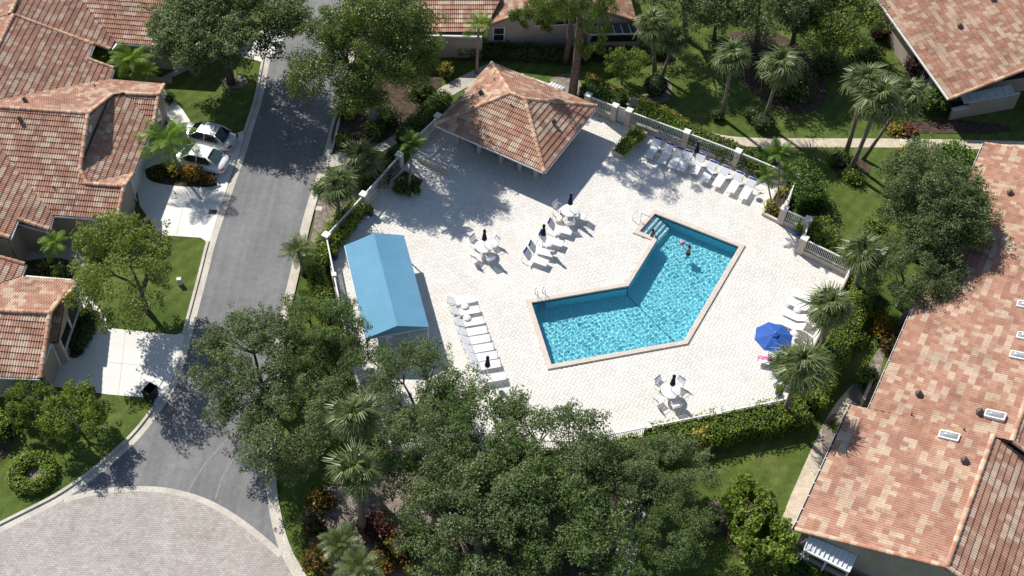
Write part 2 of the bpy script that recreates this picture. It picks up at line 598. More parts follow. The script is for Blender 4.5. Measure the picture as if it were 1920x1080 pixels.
leafmat('leaf_croton', [(0.030, 0.045, 0.010), (0.070, 0.050, 0.012), (0.200, 0.100, 0.015), (0.420, 0.250, 0.025)], .4, .45)
leafmat('leaf_red', [(.03, .012, .012), (.07, .022, .02), (.13, .04, .025), (.22, .08, .03)], .22, .5)
leafmat('leaf_pine', [(0.035, 0.070, 0.011), (0.075, 0.120, 0.020), (0.135, 0.180, 0.032), (0.210, 0.240, 0.050)], .3)
leafmat('leaf_feathery', [(0.045, 0.080, 0.014), (0.100, 0.150, 0.024), (0.170, 0.215, 0.040), (0.250, 0.280, 0.060)], .32)
leafmat('frond_fan', [(0.058, 0.089, 0.023), (0.105, 0.152, 0.042), (0.173, 0.210, 0.079), (0.273, 0.284, 0.147)], .36, .4, .45)
leafmat('frond_feather', [(0.040, 0.085, 0.014), (0.070, 0.135, 0.022), (0.120, 0.190, 0.034), (0.180, 0.240, 0.050)], .3, .45)
leafmat('frond_queen', [(0.060, 0.130, 0.014), (0.120, 0.215, 0.025), (0.190, 0.290, 0.040), (0.270, 0.350, 0.070)], .4, .45)
leafmat('frond_dead', [(.12, .07, .03), (.18, .11, .05), (.24, .16, .08)], .15, .8)
M = MATS
# ------------------------------------------------------------------ ground, road, paths
POOL = [Vector(p + (0,)) for p in ((9.88, 59.81), (16.26, 56.74), (11.7, 47.8), (2.54, 45.2), (.93, 50.87), (7.68, 52.78), (9.65, 56.82), (8.32, 57.44))]
POOL = POOL[::-1]                                  # counter-clockwise
POOL_IN = inset_poly(POOL, .36)
POOL_WALL = inset_poly(POOL, .32)
POOL_HOLE = inset_poly(POOL, .16)

DECK_PX = [(615, 468), (684, 392), (750, 318), (785, 280), (822, 245), (905, 140), (925, 122), (1040, 160), (1100, 206), (1150, 226), (1176, 235),
           (1283, 275), (1378, 311), (1487, 357), (1463, 418), (1508, 438), (1500, 474), (1590, 518), (1466, 772),
           (1230, 819), (1080, 850), (925, 872), (740, 850), (690, 790), (661, 700)]
DECK = ats(DECK_PX)

sheet('ground', [(-400, -150), (420, -150), (420, 480), (-400, 480)], 0.0, M['lawn'], [POOL_HOLE], kind='structure')

LEFT_E = smooth_line(ats([(600, -330), (556, -160), (530, -20), (520, 40), (507, 107), (492, 190), (478, 230), (460, 292), (444, 336), (417, 416), (403, 458), (390, 513), (375, 570),
          (362, 620), (348, 676), (330, 728), (300, 774), (264, 821), (222, 860), (180, 896), (119, 939), (60, 969), (0, 999), (-90, 1046), (-200, 1110), (-300, 1220)]))
RIGHT_E = smooth_line(ats([(760, -330), (725, -180), (684, -20), (669, 40), (650, 110), (632, 182), (619, 242), (605, 294), (592, 337), (575, 384), (560, 442), (545, 507),
           (533, 558), (515, 640), (503, 730), (497, 820), (497, 896), (501, 940), (512, 996), (525, 1036), (548, 1080), (610, 1180), (690, 1300)]))
sheet('road', list(LEFT_E) + list(RIGHT_E)[::-1], .008, M['asphalt'], kind='structure')

ARC = smooth_line(ats([(120, 938), (187, 921), (256, 916), (312, 919), (369, 933), (416, 955), (462, 986), (500, 1017), (527, 1041)]), 2)
k0 = min(range(len(LEFT_E)), key=lambda i: (LEFT_E[i] - ARC[0]).length)
k1 = min(range(len(RIGHT_E)), key=lambda i: (RIGHT_E[i] - ARC[-1]).length)
sheet('brick_circle', list(ARC) + list(RIGHT_E[k1 + 1:]) + list(LEFT_E[k0 + 1:])[::-1], .014, M['circle_brick'], kind='structure')
def ribbon(name, P, w0, w1, z0, mat, th=None, keep=None):
    """a strip along a polyline, from sideways offset w0 to w1; th = height of a raised kerb"""
    A, B = offset_line(P, w0), offset_line(P, w1)
    mb = MB()
    for i in range(len(P) - 1):
        if keep and not keep((P[i] + P[i + 1]) / 2): continue
        q = [A[i], A[i + 1], B[i + 1], B[i]]
        if th is None:
            V = [(p.x, p.y, z0) for p in q]
            a, b, c = [Vector(v) for v in V[:3]]
            F = [(0, 1, 2, 3)] if (b - a).cross(c - a).z > 0 else [(3, 2, 1, 0)]
            mb.add(V, F)
        else:
            mb.prism([(p.x, p.y) for p in q], z0, z0 + th)
    return tag(mb.build(name, M[mat]), kind='structure')
ribbon('circle_band', ARC, .19, -.19, .020, 'kerb')
ribbon('gutter_left', LEFT_E, 0, -.46, .012, 'kerb')
ribbon('gutter_right', RIGHT_E, 0, .46, .012, 'kerb')
_yl = lambda py: at(400, py).y
D1A, D1B = at(455, 246).y, at(392, 456).y
D2A, D2B = at(345, 625).y, at(295, 765).y
_T1, _T2 = at(505, 95).y, at(530, -30).y
def keepL(p):
    return not (D1B < p.y < D1A or D2B < p.y < D2A or _T1 < p.y < _T2)
ribbon('kerb_left', LEFT_E, -.46, -.64, 0.0, 'kerb', .11, keepL)
ribbon('kerb_right', RIGHT_E, .46, .64, 0.0, 'kerb', .11, lambda p: not (at(620, 315).y < p.y < at(640, 285).y))

def flat(name, px, z, mat, sm=0):
    P = ats(px)
    if sm:
        P = smooth_line(P + [P[0]], sm)[:-1]
    return sheet(name, P, z, M[mat], kind='structure')
flat('driveway_upper', [(250, 318), (262, 385), (285, 420), (303, 441), (376, 446), (384, 451), (391, 460), (407, 408), (433, 330), (448, 290), (464, 236), (455, 246), (438, 252), (358, 236), (320, 225), (290, 260)], .018, 'driveway')
flat('front_walk', [(300, 158), (318, 180), (342, 205), (356, 226), (358, 238), (318, 238), (302, 205), (290, 170)], .022, 'driveway')
flat('driveway_lower', [(120, 600), (165, 560), (182, 577), (199, 596), (201, 615), (330, 628), (344, 624), (351, 612), (338, 664), (319, 720), (293, 762), (286, 757), (276, 746), (205, 740), (95, 724), (88, 690)], .018, 'driveway')
flat('porch_walk', [(138, 545), (152, 531), (176, 566), (199, 596), (190, 604), (165, 600)], .022, 'driveway')
flat('courtyard', [(30, 470), (60, 440), (95, 430), (160, 430), (160, 500), (110, 520), (60, 500)], .016, 'sidewalk')
flat('house_walk', [(260, 165), (350, 122), (352, 132), (296, 158)], .020, 'sidewalk')
flat('upper_driveway_far', [(390, 120), (470, 70), (530, 30), (540, 60), (507, 110), (490, 116), (430, 100)], .016, 'driveway')
for nm, pts, wd in (('garden_path', [(1120, 190), (1165, 200), (1190, 188), (1230, 205), (1275, 232), (1330, 258), (1390, 267), (1500, 268), (1620, 268), (1740, 269), (1850, 272), (1990, 275)], .98),):
    P = smooth_line(ats(pts), 2)
    mb = MB()
    A, B = offset_line(P, wd / 2), offset_line(P, -wd / 2)
    for i in range(len(P) - 1):
        mb.add([(v.x, v.y, .016) for v in (B[i], B[i + 1], A[i + 1], A[i])], [(0, 1, 2, 3)])
    tag(mb.build(nm, M['flagstone']), kind='structure')
for nm, pts, wd, mt in (('entry_path', [(600, 306), (640, 298), (690, 283), (735, 262), (770, 232), (800, 200), (835, 172), (880, 148), (930, 125)], 1.3, 'sidewalk'),
                        ('south_path', [(1150, 1130), (1168, 1060), (1180, 1000), (1196, 940), (1208, 880), (1216, 850)], 1.3, 'sidewalk'),
                        ('house_path', [(1465, 1030), (1488, 960), (1516, 895), (1545, 830), (1575, 770), (1612, 730)], 1.05, 'flagstone')):
    P = smooth_line(ats(pts), 2)
    mb = MB()
    A, B = offset_line(P, wd / 2), offset_line(P, -wd / 2)
    for i in range(len(P) - 1):
        q = [(v.x, v.y, .017) for v in (A[i], B[i], B[i + 1], A[i + 1])]
        a, b, c = [Vector(v) for v in q[:3]]
        mb.add(q, [(0, 1, 2, 3)] if (b - a).cross(c - a).z > 0 else [(3, 2, 1, 0)])
    tag(mb.build(nm, M[mt]), kind='structure')

for px in ([(452, 800), (420, 830), (385, 868), (362, 905), (350, 925)], [(478, 812), (445, 850), (418, 890), (404, 935)], [(430, 620), (412, 690), (396, 750), (372, 800)]):
    ribbon('tyre_mark', smooth_line(ats(px), 2), .06, -.06, .0105, 'tyre_wear')
for px in ([(352, 352), (330, 444)], [(236, 618), (222, 741)], [(290, 625), (255, 744)], [(205, 680), (320, 690)]):
    ribbon('slab_joint', ats(px), .014, -.014, .0215, 'slab_joint')

# planting beds
BEDS = [('mulch', [(272, 318), (300, 305), (350, 318), (408, 340), (405, 352), (330, 350), (275, 340)]),
        ('sand_mulch', [(245, 570), (262, 558), (283, 566), (288, 582), (272, 592), (250, 588)]),
        ('sand_mulch', [(18, 900), (40, 855), (85, 842), (110, 868), (105, 895), (70, 925), (30, 928)]),
        ('sand_mulch', [(410, 150), (440, 138), (468, 148), (462, 164), (430, 168)]),
        ('mulch', [(640, 190), (700, 150), (800, 130), (840, 150), (780, 215), (740, 255), (690, 280), (640, 290), (615, 270)]),
        ('sand_mulch', [(600, 335), (640, 310), (700, 295), (745, 300), (690, 370), (640, 420), (600, 460), (570, 500), (590, 420)]),
        ('sand_mulch', [(570, 960), (620, 900), (720, 880), (820, 900), (840, 980), (830, 1090), (690, 1120), (590, 1080)]),
        ('mulch', [(830, 900), (1000, 860), (1150, 880), (1170, 960), (1140, 1100), (860, 1110)]),
        ('sand_mulch', [(1205, 180), (1220, 150), (1245, 140), (1262, 158), (1255, 190), (1225, 198)]),
        ('mulch', [(1370, 60), (1480, 60), (1560, 160), (1540, 210), (1470, 215), (1420, 180), (1360, 130)]),
        ('mulch', [(1200, 205), (1290, 250), (1400, 295), (1480, 335), (1535, 400), (1525, 440), (1600, 500), (1600, 480), (1540, 370), (1500, 320), (1410, 280), (1300, 235), (1210, 190)]),
        ('mulch', [(1560, 310), (1590, 290), (1635, 305), (1625, 340), (1580, 350)]),
        ('mulch', [(1660, 300), (1700, 285), (1830, 275), (1800, 400), (1690, 345), (1665, 335)]),
        ('mulch', [(1650, 238), (1720, 225), (1800, 225), (1900, 235), (1900, 252), (1660, 250)]),
        ('sand_mulch', [(1590, 735), (1625, 690), (1650, 650), (1665, 640), (1650, 700), (1640, 760), (1600, 765)]),
        ('sand_mulch', [(1540, 800), (1560, 775), (1590, 772), (1560, 860), (1540, 850)]),
        ('sand_mulch', [(1310, 960), (1350, 930), (1375, 950), (1360, 1000), (1320, 1000)]),
        ('mulch', [(1350, 990), (1390, 920), (1440, 940), (1480, 1040), (1450, 1080), (1400, 1070)]),
        ('sand_mulch', [(1030, 150), (1060, 135), (1090, 150), (1092, 185), (1050, 180)]),
        ('mulch', [(840, 90), (1160, 90), (1270, 110), (1260, 125), (1150, 118), (1000, 112), (840, 118)]),
        ('mulch', [(175, 90), (270, 95), (310, 150), (300, 165), (215, 140)]),
        ('mulch', [(50, 490), (110, 480), (150, 500), (160, 540), (100, 530), (45, 515)]),
        ('mulch', [(-20, 770), (20, 790), (28, 830), (0, 870), (-20, 870)]),
        ('mulch', [(128, 640), (165, 560), (178, 585), (165, 640), (150, 672), (128, 672)])]
for i, (mt, px) in enumerate(BEDS):
    P = smooth_line(ats(px) + [at(*px[0])], 2)[:-1]
    sheet('planting_bed', P, .024 + .0004 * i, M[mt], kind='structure')

# ------------------------------------------------------------------ pool deck: herringbone pavers on a sand bed
deck = sheet('pool_deck', DECK, .030, M['sand_joint'], [POOL_HOLE], kind='structure')
EX, EY = Vector((.891, -.4545, 0)), Vector((.4545, .891, 0))
PW, GAP = .235, .011
ORG = Vector((9.0, 52.0, 0))
n = 130
ii, jj = np.meshgrid(np.arange(-n, n), np.arange(-n, n), indexing='ij')
kk = (ii - jj) % 4
CX, CY, HV = [], [], []
for sel, dx, dy, hv in ((kk == 0, 1.0, .5, 0), (kk == 3, .5, 1.0, 1)):
    a, b = ii[sel] + dx, jj[sel] + dy
    CX.append(a); CY.append(b); HV.append(np.full(a.shape, hv))
CX = np.concatenate(CX) * PW; CY = np.concatenate(CY) * PW; HV = np.concatenate(HV)
WX = ORG.x + CX * EX.x + CY * EY.x
WY = ORG.y + CX * EX.y + CY * EY.y
ok = inside(inset_poly(DECK[::-1], .1), WX, WY) & ~inside(inset_poly(POOL, .10), WX, WY)
WX, WY, HV = WX[ok], WY[ok], HV[ok]
rng = np.random.default_rng(3)
PH = .045
def paver_mesh(hv):
    lx, ly = (PW * 2 - GAP) / 2, (PW - GAP) / 2
    if hv: lx, ly = ly, lx
    V = []
    for z, e in ((-.030, 0), (-.006, 0), (0, -.008)):
        for a, b in ((-1, -1), (1, -1), (1, 1), (-1, 1)):
            p = EX * (a * (lx + e)) + EY * (b * (ly + e))
            V.append((p.x, p.y, z))
    F = [(8, 9, 10, 11)] + [(i + 4 * l, (i + 1) % 4 + 4 * l, (i + 1) % 4 + 4 * l + 4, i + 4 * l + 4) for l in (0, 1) for i in range(4)]
    return V, F
PM = [paver_mesh(0), paver_mesh(1)]
ctr = at(1120, 722)
dist = (WX - ctr.x) ** 2 + (WY - ctr.y) ** 2
near = np.argsort(dist)[:300]
isnear = np.zeros(len(WX), bool); isnear[near] = True
pmesh = [new_mesh('paver', V, F, [M['deck_paver']]) for V, F in PM]
for k in near:
    link('paver', pmesh[HV[k]], deck, (WX[k], WY[k], PH + rng.uniform(-.002, .002)))
rest = np.where(~isnear)[0]
VV, FF, TT = [], [], []
for hv in (0, 1):
    idx = rest[HV[rest] == hv]
    V, F = np.array(PM[hv][0]), np.array(PM[hv][1])
    base = len(VV) and sum(len(v) for v in VV)
    c = np.stack([WX[idx], WY[idx], PH + rng.uniform(-.002, .002, len(idx))], 1)
    v = (V[None] + c[:, None]).reshape(-1, 3)
    f = (F[None] + (np.arange(len(idx)) * len(V))[:, None, None]).reshape(-1, 4) + (base or 0)
    VV.append(v); FF.append(f); TT.append(np.repeat(rng.uniform(0, 1, len(idx)), len(F)))
VV = np.concatenate(VV); FF = np.concatenate(FF); TT = np.concatenate(TT)
def quads_mesh(name, V, F, mat, tone=None, smooth=False):
    me = bpy.data.meshes.new(name)
    me.vertices.add(len(V)); me.vertices.foreach_set('co', np.asarray(V, np.float32).ravel())
    k = F.shape[1]
    me.loops.add(F.size); me.loops.foreach_set('vertex_index', F.astype(np.int32).ravel())
    me.polygons.add(len(F)); me.polygons.foreach_set('loop_start', np.arange(0, F.size, k, dtype=np.int32))
    if tone is not None:
        a = me.attributes.new('tone', 'FLOAT', 'FACE')
        a.data.foreach_set('value', np.asarray(tone, np.float32))
    me.polygons.foreach_set('use_smooth', np.full(len(F), bool(smooth)))
    me.materials.append(mat)
    me.update(calc_edges=True)
    return me
o = link('pavers', quads_mesh('pavers', VV, FF, M['deck_paver'], TT), deck)
o['kind'] = 'stuff'

# ------------------------------------------------------------------ pool
pool = empty('swimming_pool', (8, 52, 0), 0, 'angled swimming pool with turquoise floor and pale stone coping', 'pool')
def ring(mb, A, za, B, zb, m=0):
    n = len(A)
    for i in range(n):
        j = (i + 1) % n
        mb.add([(A[i].x, A[i].y, za), (A[j].x, A[j].y, za), (B[j].x, B[j].y, zb), (B[i].x, B[i].y, zb)], [(0, 1, 2, 3)], m)
mb = MB()
c0, c1, c2, c3 = POOL, inset_poly(POOL, .03), inset_poly(POOL, .325), POOL_IN
CT = .15
ring(mb, c0, .03, c0, CT - .03); ring(mb, c0, CT - .03, c1, CT); ring(mb, c1, CT, c2, CT); ring(mb, c2, CT, c3, CT - .035)
ring(mb, c3, CT - .035, c3, CT - .11); ring(mb, c3, CT - .11, POOL_WALL, CT - .11)
mb.build('coping', M['coping'], pool, world=True)
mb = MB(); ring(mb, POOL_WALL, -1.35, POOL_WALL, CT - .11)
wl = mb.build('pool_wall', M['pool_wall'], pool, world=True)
mb = MB(); tb = inset_poly(POOL, .325); ring(mb, tb, -.20, tb, CT - .112); ring(mb, POOL_WALL, -.20, tb, -.20)
tbo = mb.build('tile_band', M['pool_tile'], pool, world=True)
V2 = [Vector((p.x - 8, p.y - 52, -1.35)) for p in inset_poly(POOL, .30)]
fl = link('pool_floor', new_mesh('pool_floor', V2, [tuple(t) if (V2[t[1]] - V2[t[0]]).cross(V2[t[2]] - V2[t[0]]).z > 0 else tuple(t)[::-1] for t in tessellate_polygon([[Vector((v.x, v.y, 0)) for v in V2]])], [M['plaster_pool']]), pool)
# dark tile line from elbow to elbow
F_in = Vector((POOL_WALL[2].x, POOL_WALL[2].y, 0)); C_in = Vector((POOL_WALL[5].x, POOL_WALL[5].y, 0))
mb = MB()
mb.bar((F_in.x, F_in.y, -1.345), (C_in.x, C_in.y, -1.345), .045, .012)
mb.bar((F_in.x + .012, F_in.y - .012, -1.34), (F_in.x + .012, F_in.y - .012, -.2), .09, .012, up=(C_in - F_in))
ln = mb.build('tile_line', M['pool_tile'], pool, world=True)
# entry steps in the alcove
A_, H_ = POOL_WALL[7], POOL_WALL[0]
hd = (A_ - H_).normalized(); dn = Vector((hd.y, -hd.x, 0))
steps = []
for i in range(4):
    z = -.13 - .22 * i
    t0, t1 = .30 * i + (.02 if i == 0 else 0), .30 * (i + 1) + (.12 if i == 0 else .12)
    t0 = 0.0 if i == 0 else .30 * i + .12
    t1 = .30 * (i + 1) + .12
    q = [H_ + dn * t0, A_ + dn * t0, A_ + dn * t1, H_ + dn * t1]
    mb = MB().prism([(p.x, p.y) for p in q], -1.34, z)
    st = mb.build('step', M['step_white'], pool, world=True)
    nq = [H_ + dn * (t1 - .075), A_ + dn * (t1 - .075), A_ + dn * (t1 + .004), H_ + dn * (t1 + .004)]
    nb = MB().prism([(p.x, p.y) for p in nq], z - .05, z + .006)
    me_ = nb.build('nosing', M['pool_wall'], st, world=False)
    me_.location = (-8, -52, 0)
    steps += [st, me_]
for q in [wl, tbo, fl, ln] + steps:
    q.cycles.is_caustics_receiver = True
# water surface with real ripples
RES = .042
xs = np.arange(.5, 17, RES); ys = np.arange(44.5, 60.5, RES)
X, Y = np.meshgrid(xs, ys)
rg = np.random.default_rng(11)
Z = np.zeros_like(X)
for i in range(80):
    lam = rg.uniform(.18, .46); k = 2 * np.pi / lam; a = rg.uniform(0, 2 * np.pi)
    Z += np.sin(k * (X * np.cos(a) + Y * np.sin(a)) + rg.uniform(0, 6.28)) / k
Z *= .0085
cp = at(1288, 478, -.06)
rr = np.hypot(X - cp.x, Y - cp.y)
Z += .004 * np.sin(rr * 2 * np.pi / .62) * np.exp(-rr / 2.6) * (rr > .2)
Z -= .06
idx = np.arange(X.size).reshape(X.shape)
F4 = np.stack([idx[:-1, :-1], idx[:-1, 1:], idx[1:, 1:], idx[1:, :-1]], -1).reshape(-1, 4)
fx = X.ravel()[F4].mean(1); fy = Y.ravel()[F4].mean(1)
F4 = F4[inside(inset_poly(POOL, .24), fx, fy)]
used = np.unique(F4); rm = np.full(X.size, -1); rm[used] = np.arange(len(used))
Vw = np.stack([X.ravel(), Y.ravel(), Z.ravel()], 1)[used]
wo = link('water', quads_mesh('water', Vw, rm[F4], M['pool_water'], smooth=True))
wo.cycles.is_caustics_caster = True
tag(wo, kind='structure')
# ladder at the left arm
def arc3(p0, p1, hgt, n=8):
    return [p0.lerp(p1, t / n) + Vector((0, 0, hgt * math.sin(math.pi * t / n))) for t in range(n + 1)]
E_, Fp = POOL[3] if False else Vector((.93, 50.87, 0)), Vector((7.68, 52.78, 0))
ed = (Fp - E_).normalized(); inn = Vector((ed.y, -ed.x, 0))
lp = at(1015, 566)
lp = E_ + ed * (lp - E_).dot(ed)
lad = empty('pool_ladder', lp, 0, 'stainless pool ladder at the far edge of the left pool arm', 'ladder')
for s_ in (-.26, .26):
    b = lp + ed * s_
    pts = [b - inn * .45 + Vector((0, 0, .03)), b - inn * .42 + Vector((0, 0, .55)), b - inn * .25 + Vector((0, 0, .86)), b + inn * .05 + Vector((0, 0, .92)), b + inn * .36 + Vector((0, 0, .75)), b + inn * .46 + Vector((0, 0, .2)), b + inn * .46 + Vector((0, 0, -.95))]
    mb = MB().tube(pts, .024, 8)
    mb.build('rail', M['steel'], lad, True, world=True)
for z in (-.2, -.48, -.76):
    a, b = lp + ed * -.26 + inn * .46, lp + ed * .26 + inn * .46
    MB().bar((a.x, a.y, z), (b.x, b.y, z), .10, .03).build('rung', M['steel'], lad, world=True)
# handrail at the steps
hp = at(1200, 414)
hr = empty('pool_handrail', hp, 0, 'thin steel grab rail bent over the pool steps', 'handrail')
b = (A_ + H_) / 2 - hd * .1
pts = [b - dn * .95 - hd * .28 + Vector((0, 0, .03)), b - dn * 1.0 - hd * .28 + Vector((0, 0, .55)), b - dn * .8 - hd * .1 + Vector((0, 0, .92)), b + dn * .1 + Vector((0, 0, .88)), b + dn * .9 + Vector((0, 0, .45)), b + dn * 1.05 + Vector((0, 0, -.5))]
MB().tube(pts, .024, 8).build('rail', M['steel'], hr, True, world=True)
pts = [b - dn * .95 - hd * .28 + Vector((0, 0, .5)), b - dn * .35 - hd * .2 + Vector((0, 0, .45)), b + dn * .35 + Vector((0, 0, .42))]
MB().tube([b - dn * .45 - hd * .1 + Vector((0, 0, .03)), b - dn * .45 - hd * .1 + Vector((0, 0, .90))], .022, 8).build('post', M['steel'], hr, True, world=True)
# ------------------------------------------------------------------ roofs
TW, TC = .33, .405                 # tile width and course
_prof = [(0, 0), (.10, .62), (.25, 1), (.40, .62), (.5, 0), (.60, .62), (.75, 1), (.90, .62)]
_trng = np.random.default_rng(21)
def tiles(polys, mat, name, parent, cream=.36, origin=None):
    """double-roll tiles laid over convex roof facets: [(polygon, eave direction), ...] -> one mesh of real tiles"""
    meshes = []
    bm_all = bmesh.new()
    lay_all = bm_all.faces.layers.float.new('tone')
    for poly, ed_ in polys:
        P = [Vector(p) for p in poly]
        nn = Vector((0, 0, 0))
        for i in range(len(P)):
            nn += (P[i] - P[0]).cross(P[(i + 1) % len(P)] - P[0])
        nn.normalize()
        if nn.z < 0: nn = -nn; P = P[::-1]
        u = Vector(ed_); u = (u - nn * u.dot(nn)).normalized()
        v = nn.cross(u)
        if v.z < 0: v = -v; u = -u
        o0 = min(P, key=lambda p: p.z)
        uv = [((p - o0).dot(u), (p - o0).dot(v)) for p in P]
        u0, u1 = min(a for a, b in uv) - TW, max(a for a, b in uv) + TW
        v0, v1 = -.02, max(b for a, b in uv) + TC
        nu, nv = int((u1 - u0) / TW) + 1, int((v1 - v0) / TC) + 1
        H_, L_ = .052, .056
        pu = np.array([a for a, b in _prof] + [1.0]); ph = np.array([b for a, b in _prof] + [0.0]) * H_
        m_ = len(pu)
        iu, iv = np.meshgrid(np.arange(nu), np.arange(nv))
        iu, iv = iu.ravel(), iv.ravel()
        N = len(iu)
        # colour: cream tiles come in short runs
        g = _trng.uniform(0, 1, (nv, nu // 2 + 2))
        gsh = _trng.integers(0, 6, nv)
        gt = g[iv, ((iu + gsh[iv]) * 2 // 5) % (nu // 2 + 2)]
        r1 = _trng.uniform(0, 1, N)
        c = gt < cream
        c ^= _trng.uniform(0, 1, N) < .10
        tone = np.where(c, .66 + .34 * r1, .62 * r1)
        U = u0 + (iu[:, None] + pu[None]) * TW
        W0 = np.repeat((v0 + iv * TC)[:, None], m_, 1)
        jit = _trng.uniform(-.006, .006, (N, 1))
        rows = [(U, W0, ph[None] * 1 + L_ + jit), (U, W0 + TC, ph[None] + np.zeros((N, 1))), (U, W0, ph[None] - .004 + np.zeros((N, 1)))]
        VV_ = []
        ba, ua, va, na = [np.array(x) for x in (o0, u, v, nn)]
        for a, b, h in rows:
            VV_.append(ba + a[..., None] * ua + b[..., None] * va + h[..., None] * na)
        V = np.stack(VV_, 1).reshape(-1, 3)             # N x 3 x m
        base = np.arange(N)[:, None] * (3 * m_)
        k = np.arange(m_ - 1)[None]
        top = np.stack([base + k, base + k + 1, base + m_ + k + 1, base + m_ + k], -1)
        lip = np.stack([base + 2 * m_ + k, base + 2 * m_ + k + 1, base + k + 1, base + k], -1)
        F = np.concatenate([top, lip], 1).reshape(-1, 4)
        T = np.repeat(tone, 2 * (m_ - 1))
        me = quads_mesh('t', V, F, M[mat], T)
        bm = bmesh.new(); bm.from_mesh(me)
        bpy.data.meshes.remove(me)
        n_ = len(P)
        for i in range(n_):
            a, b = P[i], P[(i + 1) % n_]
            e = b - a
            if e.length < 1e-3: continue
            out = e.cross(nn).normalized()
            # leave the eave lip standing proud
            off = .05 if abs(e.normalized().dot(u)) > .98 and max(a.z, b.z) < min(p.z for p in P) + .35 else 0.0
            bmesh.ops.bisect_plane(bm, geom=bm.verts[:] + bm.edges[:] + bm.faces[:], dist=1e-5, plane_co=a + out * off, plane_no=out, clear_outer=True)
        me = bpy.data.meshes.new('t')
        bm.to_mesh(me); bm.free()
        meshes.append(me)
    # join
    Vs, Fs, Ts, off = [], [], [], 0
    me = bpy.data.meshes.new(name)
    bm = bmesh.new()
    for q in meshes:
        bm.from_mesh(q)
        bpy.data.meshes.remove(q)
    bm.to_mesh(me); bm.free(); bm_all.free()
    me.materials.clear(); me.materials.append(M[mat])
    me.polygons.foreach_set('material_index', np.zeros(len(me.polygons), np.int32))
    me.polygons.foreach_set('use_smooth', np.zeros(len(me.polygons), bool))
    ob = link(name, me, parent)
    if parent is not None: ob.location = -(parent.location + (parent.parent.location if parent.parent else Vector()))
    ob['kind'] = 'stuff'
    return ob

# one cap tile, shared by every ridge and hip
def _cap():
    mb = MB()
    L = .44
    pr = [(-.15, -.03), (-.12, .055), (-.05, .10), (.05, .10), (.12, .055), (.15, -.03)]
    V = []
    for x, s_ in ((-L / 2, 1.12), (L / 2, .9)):
        V += [(x, y * s_, z * s_) for y, z in pr]
    F = [(i, i + 1, 6 + i + 1, 6 + i) for i in range(5)] + [(5, 4, 3, 2, 1, 0), (6, 7, 8, 9, 10, 11)]
    mb.add(V, F)
    return new_mesh('ridge_tile', mb.V, mb.F, [M['ridge_tile']])
CAP = _cap()
def caps(a, b, roof, lift=.05, name='ridge_tile'):
    a, b = Vector(a), Vector(b)
    if b.z > a.z: a, b = b, a            # lower end covers last
    d = b - a
    n_ = max(1, int(round(d.length / .40)))
    q = d.to_track_quat('X', 'Z')
    org = roof.location + roof.parent.location
    for k in range(n_):
        o = link(name, CAP, roof)
        o.location = a + d * ((k + .5) / n_) + Vector((0, 0, lift)) - org
        o.rotation_mode = 'QUATERNION'
        o.rotation_quaternion = q @ Matrix.Rotation(R(180), 4, 'Z').to_quaternion()
        o.scale = (d.length / n_ / .40, 1, 1)

